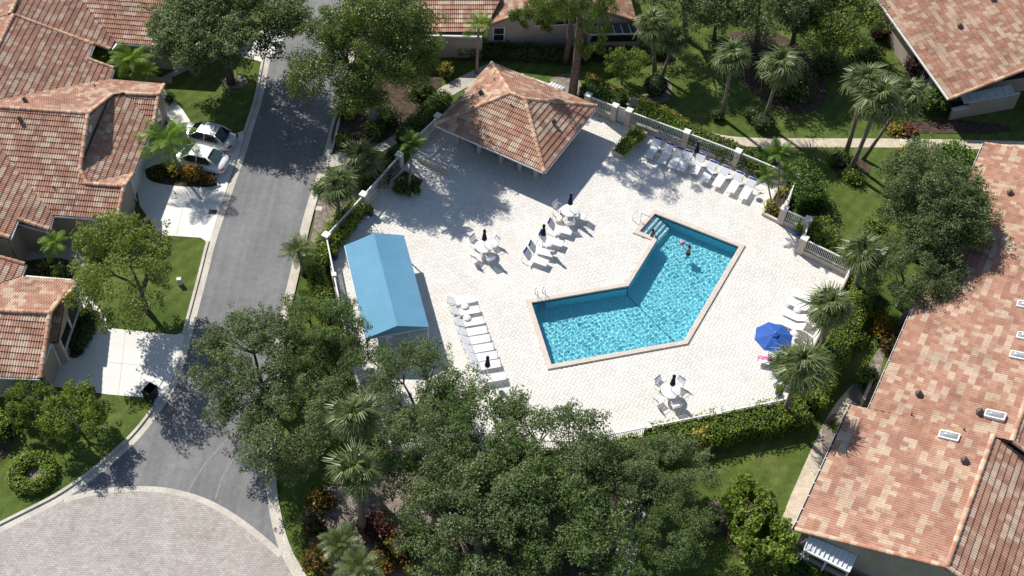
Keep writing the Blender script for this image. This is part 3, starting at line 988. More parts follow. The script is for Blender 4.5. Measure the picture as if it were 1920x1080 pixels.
class House:
    def __init__(s, name, label, base, cat='house'):
        s.root = empty(name, base, 0, label, cat)
        s.roof = None
        s.under = MB()
        s.facets = []
    def facet(s, poly, eave):
        s.facets.append((poly, eave)); return s
    def finish(s, cream=.36, th=.20):
        for poly, e in s.facets:
            s.under.slab([Vector(p) - Vector((0, 0, .02)) for p in poly], th)
        s.roof = s.under.build('roof', M['dark_trim'], s.root, world=True)
        s.tiles = tiles(s.facets, 'roof_tile', 'roof_tiles', s.roof, cream)
    def wall(s, a, b, tops, mat='stucco', th=.2, z0=0.0, name='wall'):
        """upright wall from a to b; tops = [(t, z), ...]"""
        a, b = Vector((a[0], a[1], 0)), Vector((b[0], b[1], 0))
        d = (b - a).normalized(); nrm = Vector((-d.y, d.x, 0)) * th / 2
        pr = [(0, z0), (1, z0)] + sorted(tops, reverse=True)
        V = []
        for sg in (1, -1):
            for t, z in pr:
                p = a.lerp(b, t) + nrm * sg
                V.append((p.x, p.y, z))
        n_ = len(pr)
        F = [tuple(range(n_))[::-1], tuple(range(n_, 2 * n_))] + [(i, (i + 1) % n_, n_ + (i + 1) % n_, n_ + i) for i in range(n_)]
        mb = MB(); mb.add(V, F)
        return mb.build(name, M[mat], s.root, world=True)
    def on_wall(s, name, a, b, t0, t1, z0, z1, mat, proud=.12, th=.06, parent=None, arch=False):
        """a panel lying on the wall line a-b; proud > 0 = right-hand side of a->b"""
        a, b = Vector((a[0], a[1], 0)), Vector((b[0], b[1], 0))
        d = (b - a).normalized(); nrm = Vector((d.y, -d.x, 0))
        p, q = a.lerp(b, t0) + nrm * proud, a.lerp(b, t1) + nrm * proud
        w_ = (q - p).length
        if arch:
            pr = [(0, z0), (w_, z0)] + [(w_ / 2 + w_ / 2 * math.cos(k * math.pi / 8), z1 - w_ / 2 + w_ / 2 * math.sin(k * math.pi / 8)) for k in range(9)]
        else:
            pr = [(0, z0), (w_, z0), (w_, z1), (0, z1)]
        V = []
        for sg in (th / 2, -th / 2):
            for x, z in pr:
                v = p + d * x + nrm * sg
                V.append((v.x, v.y, z))
        n_ = len(pr)
        F = [tuple(range(n_)), tuple(range(n_, 2 * n_))[::-1]] + [(n_ + i, n_ + (i + 1) % n_, (i + 1) % n_, i) for i in range(n_)]
        mb = MB(); mb.add(V, F)
        par = parent or s.root
        ob = mb.build(name, M[mat], par)
        ob.location = -s.root.location
        if parent is not None: ob.location = -(s.root.location + parent.location)
        return ob
    def gutter(s, a, b, mat='gutter_white'):
        a, b = Vector(a), Vector(b)
        MB().bar(a - Vector((0, 0, .06)), b - Vector((0, 0, .06)), .13, .12).build('gutter', M[mat], s.root, world=True)
    def spout(s, p, z1, z0=0.0):
        MB().bar((p[0], p[1], z0), (p[0], p[1], z1), .08, .08).build('downspout', M['gutter_white'], s.root, world=True)
    def vent(s, p, h=.3, r=.11):
        mb = MB().tube([(p[0], p[1], p[2] - .1), (p[0], p[1], p[2] + h)], r * .8, 8)
        mb.tube([(p[0] + .22, p[1] - .16, p[2] + h * .55), (p[0], p[1], p[2] + h + .06), (p[0] - .1, p[1] + .08, p[2] + h)], [r * 1.25, r * 1.5, r * .7], 8)
        return mb.build('roof_vent', M['vent_metal'], s.root, world=True)
    def pipe(s, p):
        return MB().tube([(p[0], p[1], p[2] - .1), (p[0], p[1], p[2] + .28)], .05, 6).build('vent_pipe', M['vent_metal'], s.root, world=True)
XA = (1, -.04, 0); YA = (-.04, -1, 0)

def on_plane(px, py, p0, n):
    d = _fwd * FPX + _right * (px - 960) - _up * (py - 540)
    o = Vector((0, 0, CAM_H))
    t = (Vector(p0) - o).dot(n) / d.dot(n)
    return o + d * t
def pl(a, b, c):
    n_ = (Vector(b) - Vector(a)).cross(Vector(c) - Vector(a)).normalized()
    return Vector(a), n_

# ---- left villa with the two cars
L1 = House('villa', 'terracotta villa on the left behind the two parked cars', (-31, 61, 0))
Re, V1 = (-29.92, 61.27, 5.43), (-38.3, 61.55, 5.43)
L1.facet([V1, Re, (-29.82, 57.37, 3.87), (-29.8, 56.4, 3.48), (-29.75, 54.2, 2.6), (-31.2, 54.26, 2.6)], XA)
L1.facet([(-29.8, 56.4, 3.48), (-26.65, 56.32, 3.46), (-26.8, 54.12, 2.6), (-29.75, 54.2, 2.6)], XA)
L1.facet([(-29.82, 57.37, 3.87), (-29.2, 56.4, 3.485), (-29.8, 56.4, 3.48)], XA)
L1.facet([(-26.42, 63.4, 2.6), (-26.72, 58.48, 2.6), (-29.2, 56.4, 3.5), (-29.84, 57.4, 3.82), (-29.6, 64.84, 3.88), (-28.69, 65.45, 3.56)], YA)
L1.facet([(-29.2, 56.4, 3.5), (-26.65, 56.32, 3.5), (-26.72, 58.48, 2.6)], XA)
L1.facet([(-28.69, 65.45, 3.62), (-26.3, 65.45, 3.62), (-26.4, 63.3, 2.62)], XA)
L1.facet([V1, Re, (-29.55, 64.7, 4.05), (-29.4, 67.65, 2.85), (-30.72, 67.75, 2.82)], XA)
L1.facet([(-29.5, 65.4, 3.77), (-26.3, 65.43, 3.72), (-26.5, 67.45, 2.92), (-29.4, 67.65, 2.85)], XA)
L1.facet([(-29.55, 64.7, 4.05), (-28.69, 65.41, 3.75), (-29.5, 65.4, 3.77)], XA)
L1.facet([(-38.1, 71.47, 5.52), (-32.6, 71.1, 3.33), (-32.6, 66.4, 3.33), (-38.2, 61.5, 5.52)], YA)
L1.facet([(-32.6, 69.45, 3.33), (-30.79, 69.36, 2.6), (-30.77, 67.9, 2.6), (-32.6, 66.4, 3.33)], YA)
L1.facet([(-38.1, 71.5, 5.52), (-38.25, 51.3, 5.5), (-44, 51.3, 3.2), (-44, 71.7, 3.2)], YA)
L1.facet([(-38.3, 61.5, 5.48), (-33, 56.1, 3.36), (-33, 51.35, 3.36), (-38.3, 51.2, 5.48)], YA)
L1.facet([(-33, 56.1, 3.36), (-31.18, 54.24, 2.6), (-31.05, 52.93, 2.58), (-33, 53.05, 3.36)], YA)
L1.finish(.29)
for a, b in (((-38.2, 61.5, 5.46), Re), ((-38.1, 71.4, 5.55), (-38.25, 51.3, 5.53)), ((-29.2, 56.4, 3.52), (-26.65, 56.32, 3.52)), ((-28.7, 65.43, 3.68), (-26.3, 65.44, 3.68)),
             (Re, (-29.84, 57.4, 3.84)), ((-29.84, 57.4, 3.84), (-29.2, 56.4, 3.5)), (Re, (-29.5, 65.0, 3.92)), ((-26.65, 56.3, 3.5), (-26.8, 54.12, 2.6)), ((-26.66, 56.32, 3.5), (-26.73, 58.4, 2.62)),
             ((-26.3, 65.43, 3.68), (-26.5, 67.4, 2.92)), ((-26.3, 65.43, 3.65), (-26.4, 63.4, 2.65)), ((-38.0, 71.42, 5.5), (-32.6, 71.06, 3.33)), ((-32.6, 69.42, 3.33), (-30.8, 69.33, 2.62)), ((-33, 53.05, 3.36), (-31.05, 52.93, 2.6)), ((-38.2, 51.3, 5.48), (-33, 51.4, 3.36))):
    caps(a, b, L1.roof)
L1.wall((-30.0, 61.15), (-30.0, 57.2), [(0, 5.2), (1, 3.7)], name='gable_wall')
L1.wall((-29.75, 64.7), (-30.0, 61.15), [(0, 3.85), (1, 5.2)], name='gable_wall')
vo = MB().tube([(-29.88, 60.7, 4.55), (-29.80, 60.7, 4.55)], .28, 14).build('gable_vent', M['gutter_white'], L1.root, world=True)
W1 = [(-26.85, 67.2), (-26.75, 63.5), (-27.2, 63.2), (-27.35, 58.2), (-27.05, 57.9), (-27.1, 54.5), (-31.5, 54.65), (-31.45, 53.2), (-33.3, 53.2), (-33.3, 51.6), (-44, 51.6)]
hts = [2.85, 2.85, 2.6, 2.6, 2.6, 2.5, 2.5, 2.5, 3.15, 3.15, 3.1]
for i in range(len(W1) - 1):
    h0 = min(hts[i], hts[i + 1])
    tp = [(0, h0), (1, h0)]
    if i == 4: tp = [(0, 2.5), (.42, 3.25), (1, 2.5)]
    if i == 0: tp = [(0, 2.75), (.5, 3.45), (1, 2.6)]
    L1.wall(W1[i], W1[i + 1], tp)
L1.wall((-26.85, 67.2), (-31.2, 67.5), [(0, 2.7), (1, 2.7)])
L1.wall((-31.2, 67.5), (-31.2, 69.2), [(0, 2.45), (1, 2.45)])
L1.wall((-31.2, 69.2), (-33, 69.3), [(0, 2.45), (1, 3.1)])
L1.wall((-33, 69.3), (-33, 71.2), [(0, 3.1), (1, 3.1)])
gd = L1.on_wall('garage_door', W1[2], W1[3], .08, .92, .03, 2.25, 'gutter_white', -.13)
for t in (.07, .93): L1.on_wall('door_frame', W1[2], W1[3], t - .02, t + .02, 0, 2.4, 'white_metal', -.14, .1)
aw = L1.on_wall('window', W1[0], W1[1], .38, .62, .9, 2.3, 'window_glass', -.11, .05, arch=True)
L1.on_wall('window_surround', W1[0], W1[1], .34, .66, .8, 2.42, 'white_metal', -.095, .05, arch=True)
L1.gutter((-26.4, 63.4, 2.58), (-26.7, 58.48, 2.58)); L1.gutter((-31.25, 54.2, 2.58), (-26.8, 54.05, 2.58)); L1.gutter((-31.1, 54.2, 2.57), (-30.98, 52.9, 2.57))
L1.gutter((-32.9, 53.0, 3.33), (-32.9, 51.3, 3.33)); L1.gutter((-32.52, 71.1, 3.31), (-32.52, 69.45, 3.31)); L1.gutter((-30.72, 69.3, 2.58), (-30.7, 67.9, 2.58)); L1.gutter((-33, 52.98, 3.0), (-31.05, 52.86, 2.42))
L1.spout((-27.0, 58.3), 2.5); L1.spout((-27.0, 63.3), 2.5)
pn = pl(V1, Re, (-31.2, 54.26, 2.6)); pnn = pl(V1, Re, (-30.72, 67.75, 2.82))
for px in ((38, 235), (48, 198 - 2)):
    pass
L1.vent(on_plane(38, 228, *pn)); L1.vent(on_plane(47, 192, *pnn)); L1.pipe(on_plane(101, 353, *pn)); L1.pipe(on_plane(178, 163, *pnn))
# courtyard doors
L1.on_wall('glass_door', (-33.2, 53.2), (-33.2, 51.6), .1, .9, .05, 2.2, 'window_glass', .14)
L1.wall((-33.4, 49.9), (-30.6, 49.8), [(0, 1.2), (1, 1.2)], name='garden_wall')
L1.wall((-30.6, 53.9), (-26.9, 53.7), [(0, .5), (1, .5)], name='garden_wall')

# ---- villa at the top left
L0 = House('villa', 'terracotta villa at the top left corner behind the street oak', (-32, 75, 0))
L0.facet([(-31.56, 71.5, 2.6), (-31.3, 72.33, 2.6), (-38.5, 79.55, 5.4), (-38.5, 71.65, 5.35)], YA)
L0.facet([(-31.3, 72.33, 2.6), (-25.5, 72.2, 2.6), (-25.5, 79.45, 5.4), (-38.5, 79.6, 5.4)], XA)
L0.facet([(-38.5, 71.65, 5.35), (-38.5, 79.6, 5.4), (-44, 79.6, 3.2), (-44, 71.7, 3.2)], YA)
L0.facet([(-44, 79.6, 5.4), (-25.5, 79.45, 5.4), (-25.5, 86, 2.8), (-44, 86, 2.8)], XA)
L0.finish(.29)
caps((-38.5, 79.6, 5.42), (-38.5, 71.7, 5.37), L0.roof); caps((-38.4, 79.6, 5.42), (-25.5, 79.45, 5.42), L0.roof); caps((-37.5, 71.62, 5.0), (-31.6, 71.5, 2.62), L0.roof)
W0 = [(-31.9, 71.8), (-31.8, 72.7), (-25.8, 72.6), (-25.8, 85.6), (-43.6, 85.6)]
for i in range(len(W0) - 1): L0.wall(W0[i], W0[i + 1], [(0, 2.45), (1, 2.45)])
L0.wall((-25.8, 72.6), (-25.8, 85.6), [(0, 2.5), (.53, 5.2), (1, 2.6)], name='gable_wall')
L0.gutter((-31.2, 72.25, 2.58), (-25.5, 72.12, 2.58)); L0.gutter((-31.48, 71.5, 2.58), (-31.24, 72.3, 2.58))
L0.wall((-30.9, 71.2), (-27.2, 71.0), [(0, .4), (1, .4)], name='garden_wall')
L0.pipe(on_plane(215, 30, *pl((-31.3, 72.33, 2.6), (-25.5, 72.2, 2.6), (-25.5, 79.45, 5.4))))
L0.vent((-39.2, 74.5, 5.05))

# ---- lower left villa
L2 = House('villa', 'terracotta villa at the lower left with arched entry and white garage frame', (-31, 45, 0))
L2.facet([(-35.8, 44.75, 4.14), (-28.25, 44.75, 4.14), (-28.25, 48.62, 2.6), (-31.6, 48.75, 2.6)], XA)
L2.facet([(-28.25, 46.4, 3.48), (-27.9, 46.4, 3.48), (-27.85, 48.6, 2.6), (-28.25, 48.62, 2.6)], XA)
L2.facet([(-44, 44.75, 4.12), (-28.25, 44.75, 4.12), (-28.18, 41.0, 2.6), (-44, 41.0, 2.6)], XA)
L2.facet([(-31.72, 49.8, 2.6), (-31.72, 48.75, 2.6), (-35.7, 44.8, 4.2), (-35.7, 49.8, 4.2)], YA)
L2.facet([(-28.62, 46.4, 3.40), (-28.0, 46.4, 3.40), (-28.0, 43.9, 2.42), (-28.62, 43.9, 2.42)], XA)
L2.finish(.36)
caps((-43, 44.75, 4.16), (-28.25, 44.75, 4.16), L2.roof)
for a, b in (((-28.25, 44.75, 4.14), (-28.18, 41.0, 2.6)), ((-28.25, 44.75, 4.14), (-28.25, 46.3, 3.5)), ((-28.0, 46.4, 3.46), (-27.87, 48.55, 2.62)), ((-35.6, 49.8, 4.18), (-31.75, 49.8, 2.62))):
    caps(a, b, L2.roof)
L2.wall((-28.6, 41.3), (-28.6, 46.4), [(0, 2.45), (.676, 3.85), (1, 3.2)], name='gable_wall')
L2.wall((-28.15, 44.0), (-28.15, 48.3), [(0, 2.3), (.56, 3.25), (1, 2.45)], name='entry_wall')
L2.wall((-28.15, 48.3), (-31.4, 48.4), [(0, 2.4), (1, 2.4)])
L2.wall((-28.15, 44.0), (-28.6, 44.0), [(0, 2.3), (1, 2.3)])
L2.wall((-28.6, 41.3), (-43, 41.3), [(0, 2.45), (1, 2.45)])
L2.wall((-32.1, 48.4), (-32.1, 49.5), [(0, 2.45), (1, 2.45)])
gw0, gw1 = (-28.6, 41.3), (-28.6, 46.4)
L2.on_wall('garage_door', gw0, gw1, .06, .48, .03, 2.2, 'stucco', .12)
for t in (.045, .50): L2.on_wall('door_frame', gw0, gw1, t - .018, t + .018, 0, 2.3, 'white_metal', .15, .14)
L2.on_wall('door_frame', gw0, gw1, .03, .515, 2.2, 2.34, 'white_metal', .15, .14)
L2.on_wall('arched_opening', (-28.15, 44.0), (-28.15, 48.3), .52, .86, 1.05, 2.72, 'dark_trim', .115, .03, arch=True)
L2.on_wall('window_sill', (-28.15, 44.0), (-28.15, 48.3), .08, .94, .95, 1.06, 'white_metal', .15, .1)
L2.on_wall('window', (-28.15, 44.0), (-28.15, 48.3), .06, .44, 1.05, 1.95, 'window_glass', .11, .03)
for t in (.05, .45, .9): L2.on_wall('trim', (-28.15, 44.0), (-28.15, 48.3), t - .012, t + .012, 0, 2.1, 'white_metal', .14, .06)
MB().tube([(-28.49, 44.55, 3.1), (-28.44, 44.55, 3.1)], .17, 12).build('gable_vent', M['gutter_white'], L2.root, world=True)
L2.gutter((-31.4, 48.85, 2.58), (-27.9, 48.7, 2.58)); L2.gutter((-31.65, 49.8, 2.58), (-31.65, 48.8, 2.58)); L2.gutter((-43, 40.92, 2.58), (-28.2, 40.92, 2.58))

# ---- long villa on the right
ER = (-.454, -.891, 0); WR = Vector((.891, -.454, 0))
R1 = House('villa', 'long terracotta villa on the right with skylights', (27, 45, 0))
def rw(p, k, dz): return (p[0] + WR.x * k, p[1] + WR.y * k, p[2] + dz)
a0, a1 = (16.57, 33.22, 2.6), (20.98, 41.84, 2.6)
r0, r1 = (23.72, 30.06, 5.1), (28.01, 38.47, 5.1)
b0, b1 = (21.94, 41.38, 2.93), (33.98, 65.3, 2.93)
r2, r3 = (28.9, 38.0, 5.32), (40.95, 61.65, 5.32)
R1.facet([a0, a1, r1, r0], ER); R1.facet([b0, b1, r3, r2], ER)
R1.facet([r0, r1, rw(r1, 7, -2.3), rw(r0, 7, -2.3)], ER); R1.facet([r2, r3, rw(r3, 8, -2.55), rw(r2, 8, -2.55)], ER)
R1.finish(.31)
caps(r0, r1, R1.roof); caps(r2, r3, R1.roof); caps(r0, a0, R1.roof, .01); caps(b1, r3, R1.roof, .01); caps(r0, rw(r0, 7, -2.3), R1.roof, .01); caps(rw(r2, .1, 0), rw(r2, 7.8, -2.5), R1.roof, .01)
def ins(p, k, t=0): return (p[0] + WR.x * k + ER[0] * t, p[1] + WR.y * k + ER[1] * t)
R1.wall(ins(a0, .5, -.3), ins(a1, .5, .3), [(0, 2.55), (1, 2.55)])
R1.wall(ins(a1, .5, .3), ins(b0, .5, .3), [(0, 2.55), (1, 2.8)])
R1.wall(ins(b0, .5, .3), ins(b1, .5, .5), [(0, 2.85), (1, 2.85)])
R1.wall(ins(b1, .5, .5), ins(r3, 7, .5), [(0, 2.8), (.51, 5.0), (1, 3.0)], name='gable_wall')
R1.wall(ins(r0, 6.6, -.3), ins(a0, .5, -.3), [(0, 2.75), (.49, 4.85), (1, 2.5)], name='gable_wall')
g0, g1 = ins(r0, 6.6, -.3), ins(a0, .5, -.3)
R1.on_wall('window', g0, g1, .16, .30, 1.0, 2.1, 'glass_green', -.12, .05)
R1.on_wall('window_frame', g0, g1, .15, .31, .92, 2.18, 'white_metal', -.10, .04)
_p = Vector(g0 + (0,)).lerp(Vector(g1 + (0,)), .40)
MB().tube([_p + Vector((0, 0, 3.6)) - Vector((ER[0], ER[1], 0)) * -.1, _p + Vector((0, 0, 3.6)) + Vector((ER[0], ER[1], 0)) * .16], .3, 14).build('gable_vent', M['gutter_white'], R1.root, world=True)
for p, q in ((a0, a1), (b0, b1)):
    p2, q2 = rw(p, -.07, -.03), rw(q, -.07, -.03)
    R1.gutter(p2, q2, 'dark_trim')
    MB().bar(Vector(rw(p, -.15, -.05)), Vector(rw(q, -.15, -.05)), .03, .12).build('gutter_lip', M['gutter_white'], R1.root, world=True)
    d = Vector(q2) - Vector(p2)
    for k in range(int(d.length / .9)):
        c = Vector(p2) + d * ((k + .5) / int(d.length / .9))
        MB().bar(c - WR * .08 + Vector((0, 0, .03)), c + WR * .16 + Vector((0, 0, .05)), .05, .03).build('gutter_strap', M['gutter_white'], R1.root, world=True)
R1.spout(ins(a0, -.02, -.05), 2.5)
PR = pl(a0, a1, r1); PU = pl(b0, b1, r3)
nR = PR[1] if PR[1].z > 0 else -PR[1]
uR = Vector(ER); vR = nR.cross(uR); vR = vR if vR.z > 0 else -vR
def skylight(px, py, P):
    c = on_plane(px, py, *P)
    L, Wd = .54, .25
    def q(u_, v_, h): return c + vR * u_ + uR * v_ + nR * h
    mb = MB()
    for (u0_, v0_, u1_, v1_) in ((-L, -Wd, L, -Wd), (L, -Wd, L, Wd), (L, Wd, -L, Wd), (-L, Wd, -L, -Wd)):
        mb.bar(q(u0_, v0_, .1), q(u1_, v1_, .1), .08, .22, up=nR)
    fr = mb.build('skylight', M['white_metal'], R1.root, world=True)
    mb = MB()
    nx, ny = 8, 5
    V = []
    for i in range(nx + 1):
        for j in range(ny + 1):
            a, b = i / nx * 2 - 1, j / ny * 2 - 1
            V.append(q(a * (L - .04), b * (Wd - .04), .16 + .17 * (1 - a ** 4) * (1 - b ** 2)))
    F = [(i * (ny + 1) + j, (i + 1) * (ny + 1) + j, (i + 1) * (ny + 1) + j + 1, i * (ny + 1) + j + 1) for i in range(nx) for j in range(ny)]
    mb.add(V, F)
    d = mb.build('dome', M['skylight_dome'], fr, True)
    d.location = -R1.root.location
for px, py in ((1780, 820), (1866, 781), (1912, 670), (1925, 634), (1925, 575)): skylight(px, py, PR if py > 775 else PU)
for px, py in ((1719, 741), (1833, 775), (1804, 866)): R1.vent(on_plane(px, py, *PR), .22, .15)
R1.vent(on_plane(1890, 365, *PU), .22, .15)
for px, py in ((1708, 779), (1806, 808)): R1.pipe(on_plane(px, py, *PR))
# glazed lanai roof at the near end
q0, q1, q2_, q3 = at(1518, 1004, 2.45), at(1606, 1041, 2.45), at(1592, 1073, 2.1), at(1507, 1031, 2.1)
lan = MB().slab([q0, q1, q2_, q3], .04).build('lanai_roof', M['lanai_glass'], R1.root, world=True)
for k in range(11):
    t = k / 10
    mb = MB().bar(q0.lerp(q1, t) + Vector((0, 0, .03)), q3.lerp(q2_, t) + Vector((0, 0, .03)), .06, .07)
    b_ = mb.build('glazing_bar', M['white_metal'], lan); b_.location = -R1.root.location
mb = MB().bar(q3, q2_, .1, .16); b_ = mb.build('lanai_beam', M['white_metal'], lan); b_.location = -R1.root.location
for t in (.02, .5, .98):
    p = q3.lerp(q2_, t); MB().bar((p.x, p.y, 0), (p.x, p.y, 2.1), .08, .08).build('lanai_post', M['white_metal'], R1.root, world=True)
w0, w1, w2 = at(1470, 1042, 0), at(1506, 1062, 0), at(1640, 1130, 0)
R1.wall(w0, w1, [(0, 1.0), (1, 1.0)], 'stucco', name='garden_wall'); R1.wall(w1, w2, [(0, 1.15), (1, 1.15)], 'stucco', name='garden_wall')
mb = MB(); d_ = (w1 - w0)
mb.bar((w0.x, w0.y, 1.02), (w1.x, w1.y, 1.02), .3, .06); mb.build('wall_cap', M['fence_cap'], R1.root, world=True)
# courtyard walls half way along
c0, c1 = at(1683, 608), at(1712, 618)
R1.wall(c0, c1, [(0, 1.5), (1, 1.5)], 'stucco_dark', name='garden_wall')
R1.wall(at(1612, 765), at(1640, 700), [(0, 1.0), (1, 1.0)], 'stucco', name='garden_wall')

# ---- villa at the top right
R2 = House('villa', 'terracotta villa at the top right above the garden path', (34, 77, 0))
e2 = Vector((.282, -.959, 0)); w2v = Vector((.959, .282, 0))
s0 = Vector((32.49, 70.47, 2.6)); s1 = s0 - e2 * 13.5
s2, s3 = s1 + w2v * 9 + Vector((0, 0, 3.0)), s0 + w2v * 9 + Vector((0, 0, 3.0))
R2.facet([s0, s1, s2, s3], e2)
R2.facet([s3, s2, s2 + w2v * 9 - Vector((0, 0, 3)), s3 + w2v * 9 - Vector((0, 0, 3))], e2)
R2.finish(.34)
caps(s3, s2, R2.roof); caps(s3, s0, R2.roof, .01)
i0, i1, i2 = s0 + w2v * .5 - e2 * 2.2, s1 + w2v * .5, s3 + w2v * 8.5 - e2 * 2.2
R2.wall(i0, i1, [(0, 2.5), (1, 2.5)])
R2.wall(i0, i2, [(0, 2.45), (.5, 5.3), (1, 2.45)], name='gable_wall')
R2.on_wall('window', i0, i2, .33, .55, 1.5, 2.9, 'window_glass', .13, .05)
R2.gutter(s0 - w2v * .07 - Vector((0, 0, .03)), s1 - w2v * .07 - Vector((0, 0, .03)))
for t in (.12, .2, .28): R2.on_wall('glass_door', i0, i1, t, t + .06, .1, 2.1, 'window_glass', -.13, .04)
q0, q1, q2_, q3 = at(1800, 178, 1.6), at(1895, 158, 1.9), at(1903, 178, 1.6), at(1808, 194, 1.45)
lan = MB().slab([q0, q1, q2_, q3], .04).build('lanai_roof', M['lanai_glass'], R2.root, world=True)
for k in range(7):
    t = k / 6
    b_ = MB().bar(q0.lerp(q1, t) + Vector((0, 0, .03)), q3.lerp(q2_, t) + Vector((0, 0, .03)), .06, .06).build('glazing_bar', M['white_metal'], lan); b_.location = -R2.root.location
w0, w1, w2 = at(1778, 224), at(1806, 218), at(1899, 202)
R2.wall(w0, w1, [(0, 1.0), (1, 1.0)], name='garden_wall'); R2.wall(w1, w2, [(0, 1.4), (1, 1.5)], name='garden_wall')
MB().bar((w0.x, w0.y, 1.03), (w1.x, w1.y, 1.03), .32, .07).build('wall_cap', M['fence_cap'], R2.root, world=True)
b_ = MB().bar((w1.x, w1.y, 1.45), (w2.x, w2.y, 1.55), .1, .1).build('lanai_beam', M['white_metal'], R2.root, world=True)
P2p = pl(s0, s1, s2)
for px, py in ((1797, 52), (1860, 2)): R2.vent(on_plane(px, py, *P2p), .2, .14)

# ---- villa behind the clubhouse
MV = House('villa', 'terracotta villa with a wide stucco gable behind the clubhouse', (0, 80, 0))
eM = (1, .07, 0); gd_ = Vector((.990, .141, 0)); gn = Vector((-.141, .990, 0))
g0, ga, g1 = Vector((-3.39, 76.39, 2.6)), Vector((2.73, 77.26, 5.03)), Vector((8.86, 78.13, 2.6))
MV.facet([(-14, 74.9, 2.6), (-3.3, 75.3, 2.6), (-1.95, 78.5, 3.84), (-3.5, 82.3, 5.4), (-14, 82.1, 5.45)], eM)
MV.facet([g0, ga, ga + gn * 10, g0 + gn * 10], gn); MV.facet([ga, g1, g1 + gn * 10, ga + gn * 10], gn)
MV.finish(.36)
caps(ga, ga + gn * 10, MV.roof); caps(ga, g0, MV.roof, .01); caps(ga, g1, MV.roof, .01)
i0, i1 = g0 + gd_ * .5 + gn * .35, g1 - gd_ * .5 + gn * .35
MV.wall(i0, i1, [(0, 2.6), (.5, 4.8), (1, 2.6)], name='gable_wall')
MV.wall((-13.5, 75.5), (-3.3, 75.75), [(0, 2.5), (1, 2.5)])
MV.gutter((-14, 74.82, 2.58), (-3.3, 75.22, 2.58))
wn = MV.on_wall('window', i0, i1, .045, .115, 1.0, 2.2, 'window_glass', .12, .04)
MV.on_wall('window_frame', i0, i1, .038, .122, .95, 2.26, 'white_metal', .105, .04)
MV.on_wall('window_bar', i0, i1, .045, .115, 1.58, 1.62, 'white_metal', .15, .03)
for t in (.34, .445, .55): MV.on_wall('window', i0, i1, t, t + .095, 2.35, 3.25, 'window_glass', .12, .04)
MV.on_wall('window_sill', i0, i1, .33, .655, 2.27, 2.34, 'white_metal', .14, .08)
q0, q1, q2_, q3 = at(1105, 48, 2.3), at(1192, 46, 2.3), at(1200, 63, 1.9), at(1106, 65, 1.9)
lan = MB().slab([q0, q1, q2_, q3], .04).build('lanai_roof', M['window_glass'], MV.root, world=True)
for k in range(7):
    t = k / 6
    b_ = MB().bar(q0.lerp(q1, t) + Vector((0, 0, .03)), q3.lerp(q2_, t) + Vector((0, 0, .03)), .05, .05).build('glazing_bar', M['white_metal'], lan); b_.location = -MV.root.location
b_ = MB().bar(q3, q2_, .1, .1).build('lanai_beam', M['white_metal'], MV.root, world=True)
w0, w1 = Vector((q3.x, q3.y, 0)), Vector((q2_.x, q2_.y, 0))
MV.wall(w0, w1, [(0, 1.15), (1, 1.15)], name='garden_wall')
MV.on_wall('window', w0, w1, .02, .98, 1.16, 1.82, 'window_glass', .0, .04)
MV.wall(w0, w0 + gn * 1.2, [(0, 1.8), (1, 1.8)], name='garden_wall')

# ---- clubhouse
CH = House('clubhouse', 'open sided clubhouse with hipped tile roof beside the pool deck', (-.3, 66.6, 0), 'clubhouse')
sw, se, ne, nw = Vector((-6.21, 65.24, 2.3)), Vector((1.88, 60.88, 2.3)), Vector((5.69, 68.06, 2.3)), Vector((-2.39, 72.42, 2.3))
rd = (se - sw).normalized(); rn = (ne - se).normalized()
rw0, rw1 = Vector((-.80, 66.95, 4.14)), Vector((.28, 66.38, 4.14))
CH.facet([sw, se, rw1, rw0], rd); CH.facet([se, ne, rw1], rn); CH.facet([ne, nw, rw0, rw1], rd); CH.facet([nw, sw, rw0], rn)
CH.finish(.29)
for a, b in ((rw0, rw1), (rw0, sw), (rw0, nw), (rw1, se), (rw1, ne)): caps(a, b, CH.roof)
for a, b in ((sw, se), (se, ne), (ne, nw), (nw, sw)):
    o_ = Vector(((b - a).y, -(b - a).x, 0)).normalized() * .06
    CH.gutter(a + o_ - Vector((0, 0, .02)), b + o_ - Vector((0, 0, .02)))
pc = pl(sw, se, rw1); pe = pl(se, ne, rw1); pw_ = pl(nw, sw, rw0)
CH.vent(on_plane(900, 178, *pw_), .25, .14); CH.vent(on_plane(1037, 232, *pe), .25, .12)
for px, py, P in ((927, 152, pw_), (958, 198, pc)): CH.pipe(on_plane(px, py, *P))
def chp(u_, v_): return sw + rd * u_ + rn * v_
for u_ in (1.2, 3.1, 5.0, 6.6, 7.95):
    p = chp(u_, 1.2); MB().box((p.x, p.y, 1.1), (.26, .26, 2.2), math.atan2(rd.y, rd.x)).build('column', M['fence_stucco'], CH.root, world=True)
for v_ in (3.2, 5.2, 6.9):
    p = chp(7.95, v_); MB().box((p.x, p.y, 1.1), (.26, .26, 2.2), math.atan2(rd.y, rd.x)).build('column', M['fence_stucco'], CH.root, world=True)
for (a, b) in ((chp(1.0, 2.0), chp(6.4, 2.0)), (chp(6.4, 2.0), chp(6.4, 7.2)), (chp(6.4, 7.2), chp(1.0, 7.2)), (chp(1.0, 7.2), chp(1.0, 2.0))):
    CH.wall(a, b, [(0, 2.25), (1, 2.25)], 'stucco')
a, b = chp(1.0, 2.0), chp(6.4, 2.0)
for t in (.12, .5): CH.on_wall('door', a, b, t, t + .18, .04, 2.05, 'dark_trim', .12, .05)
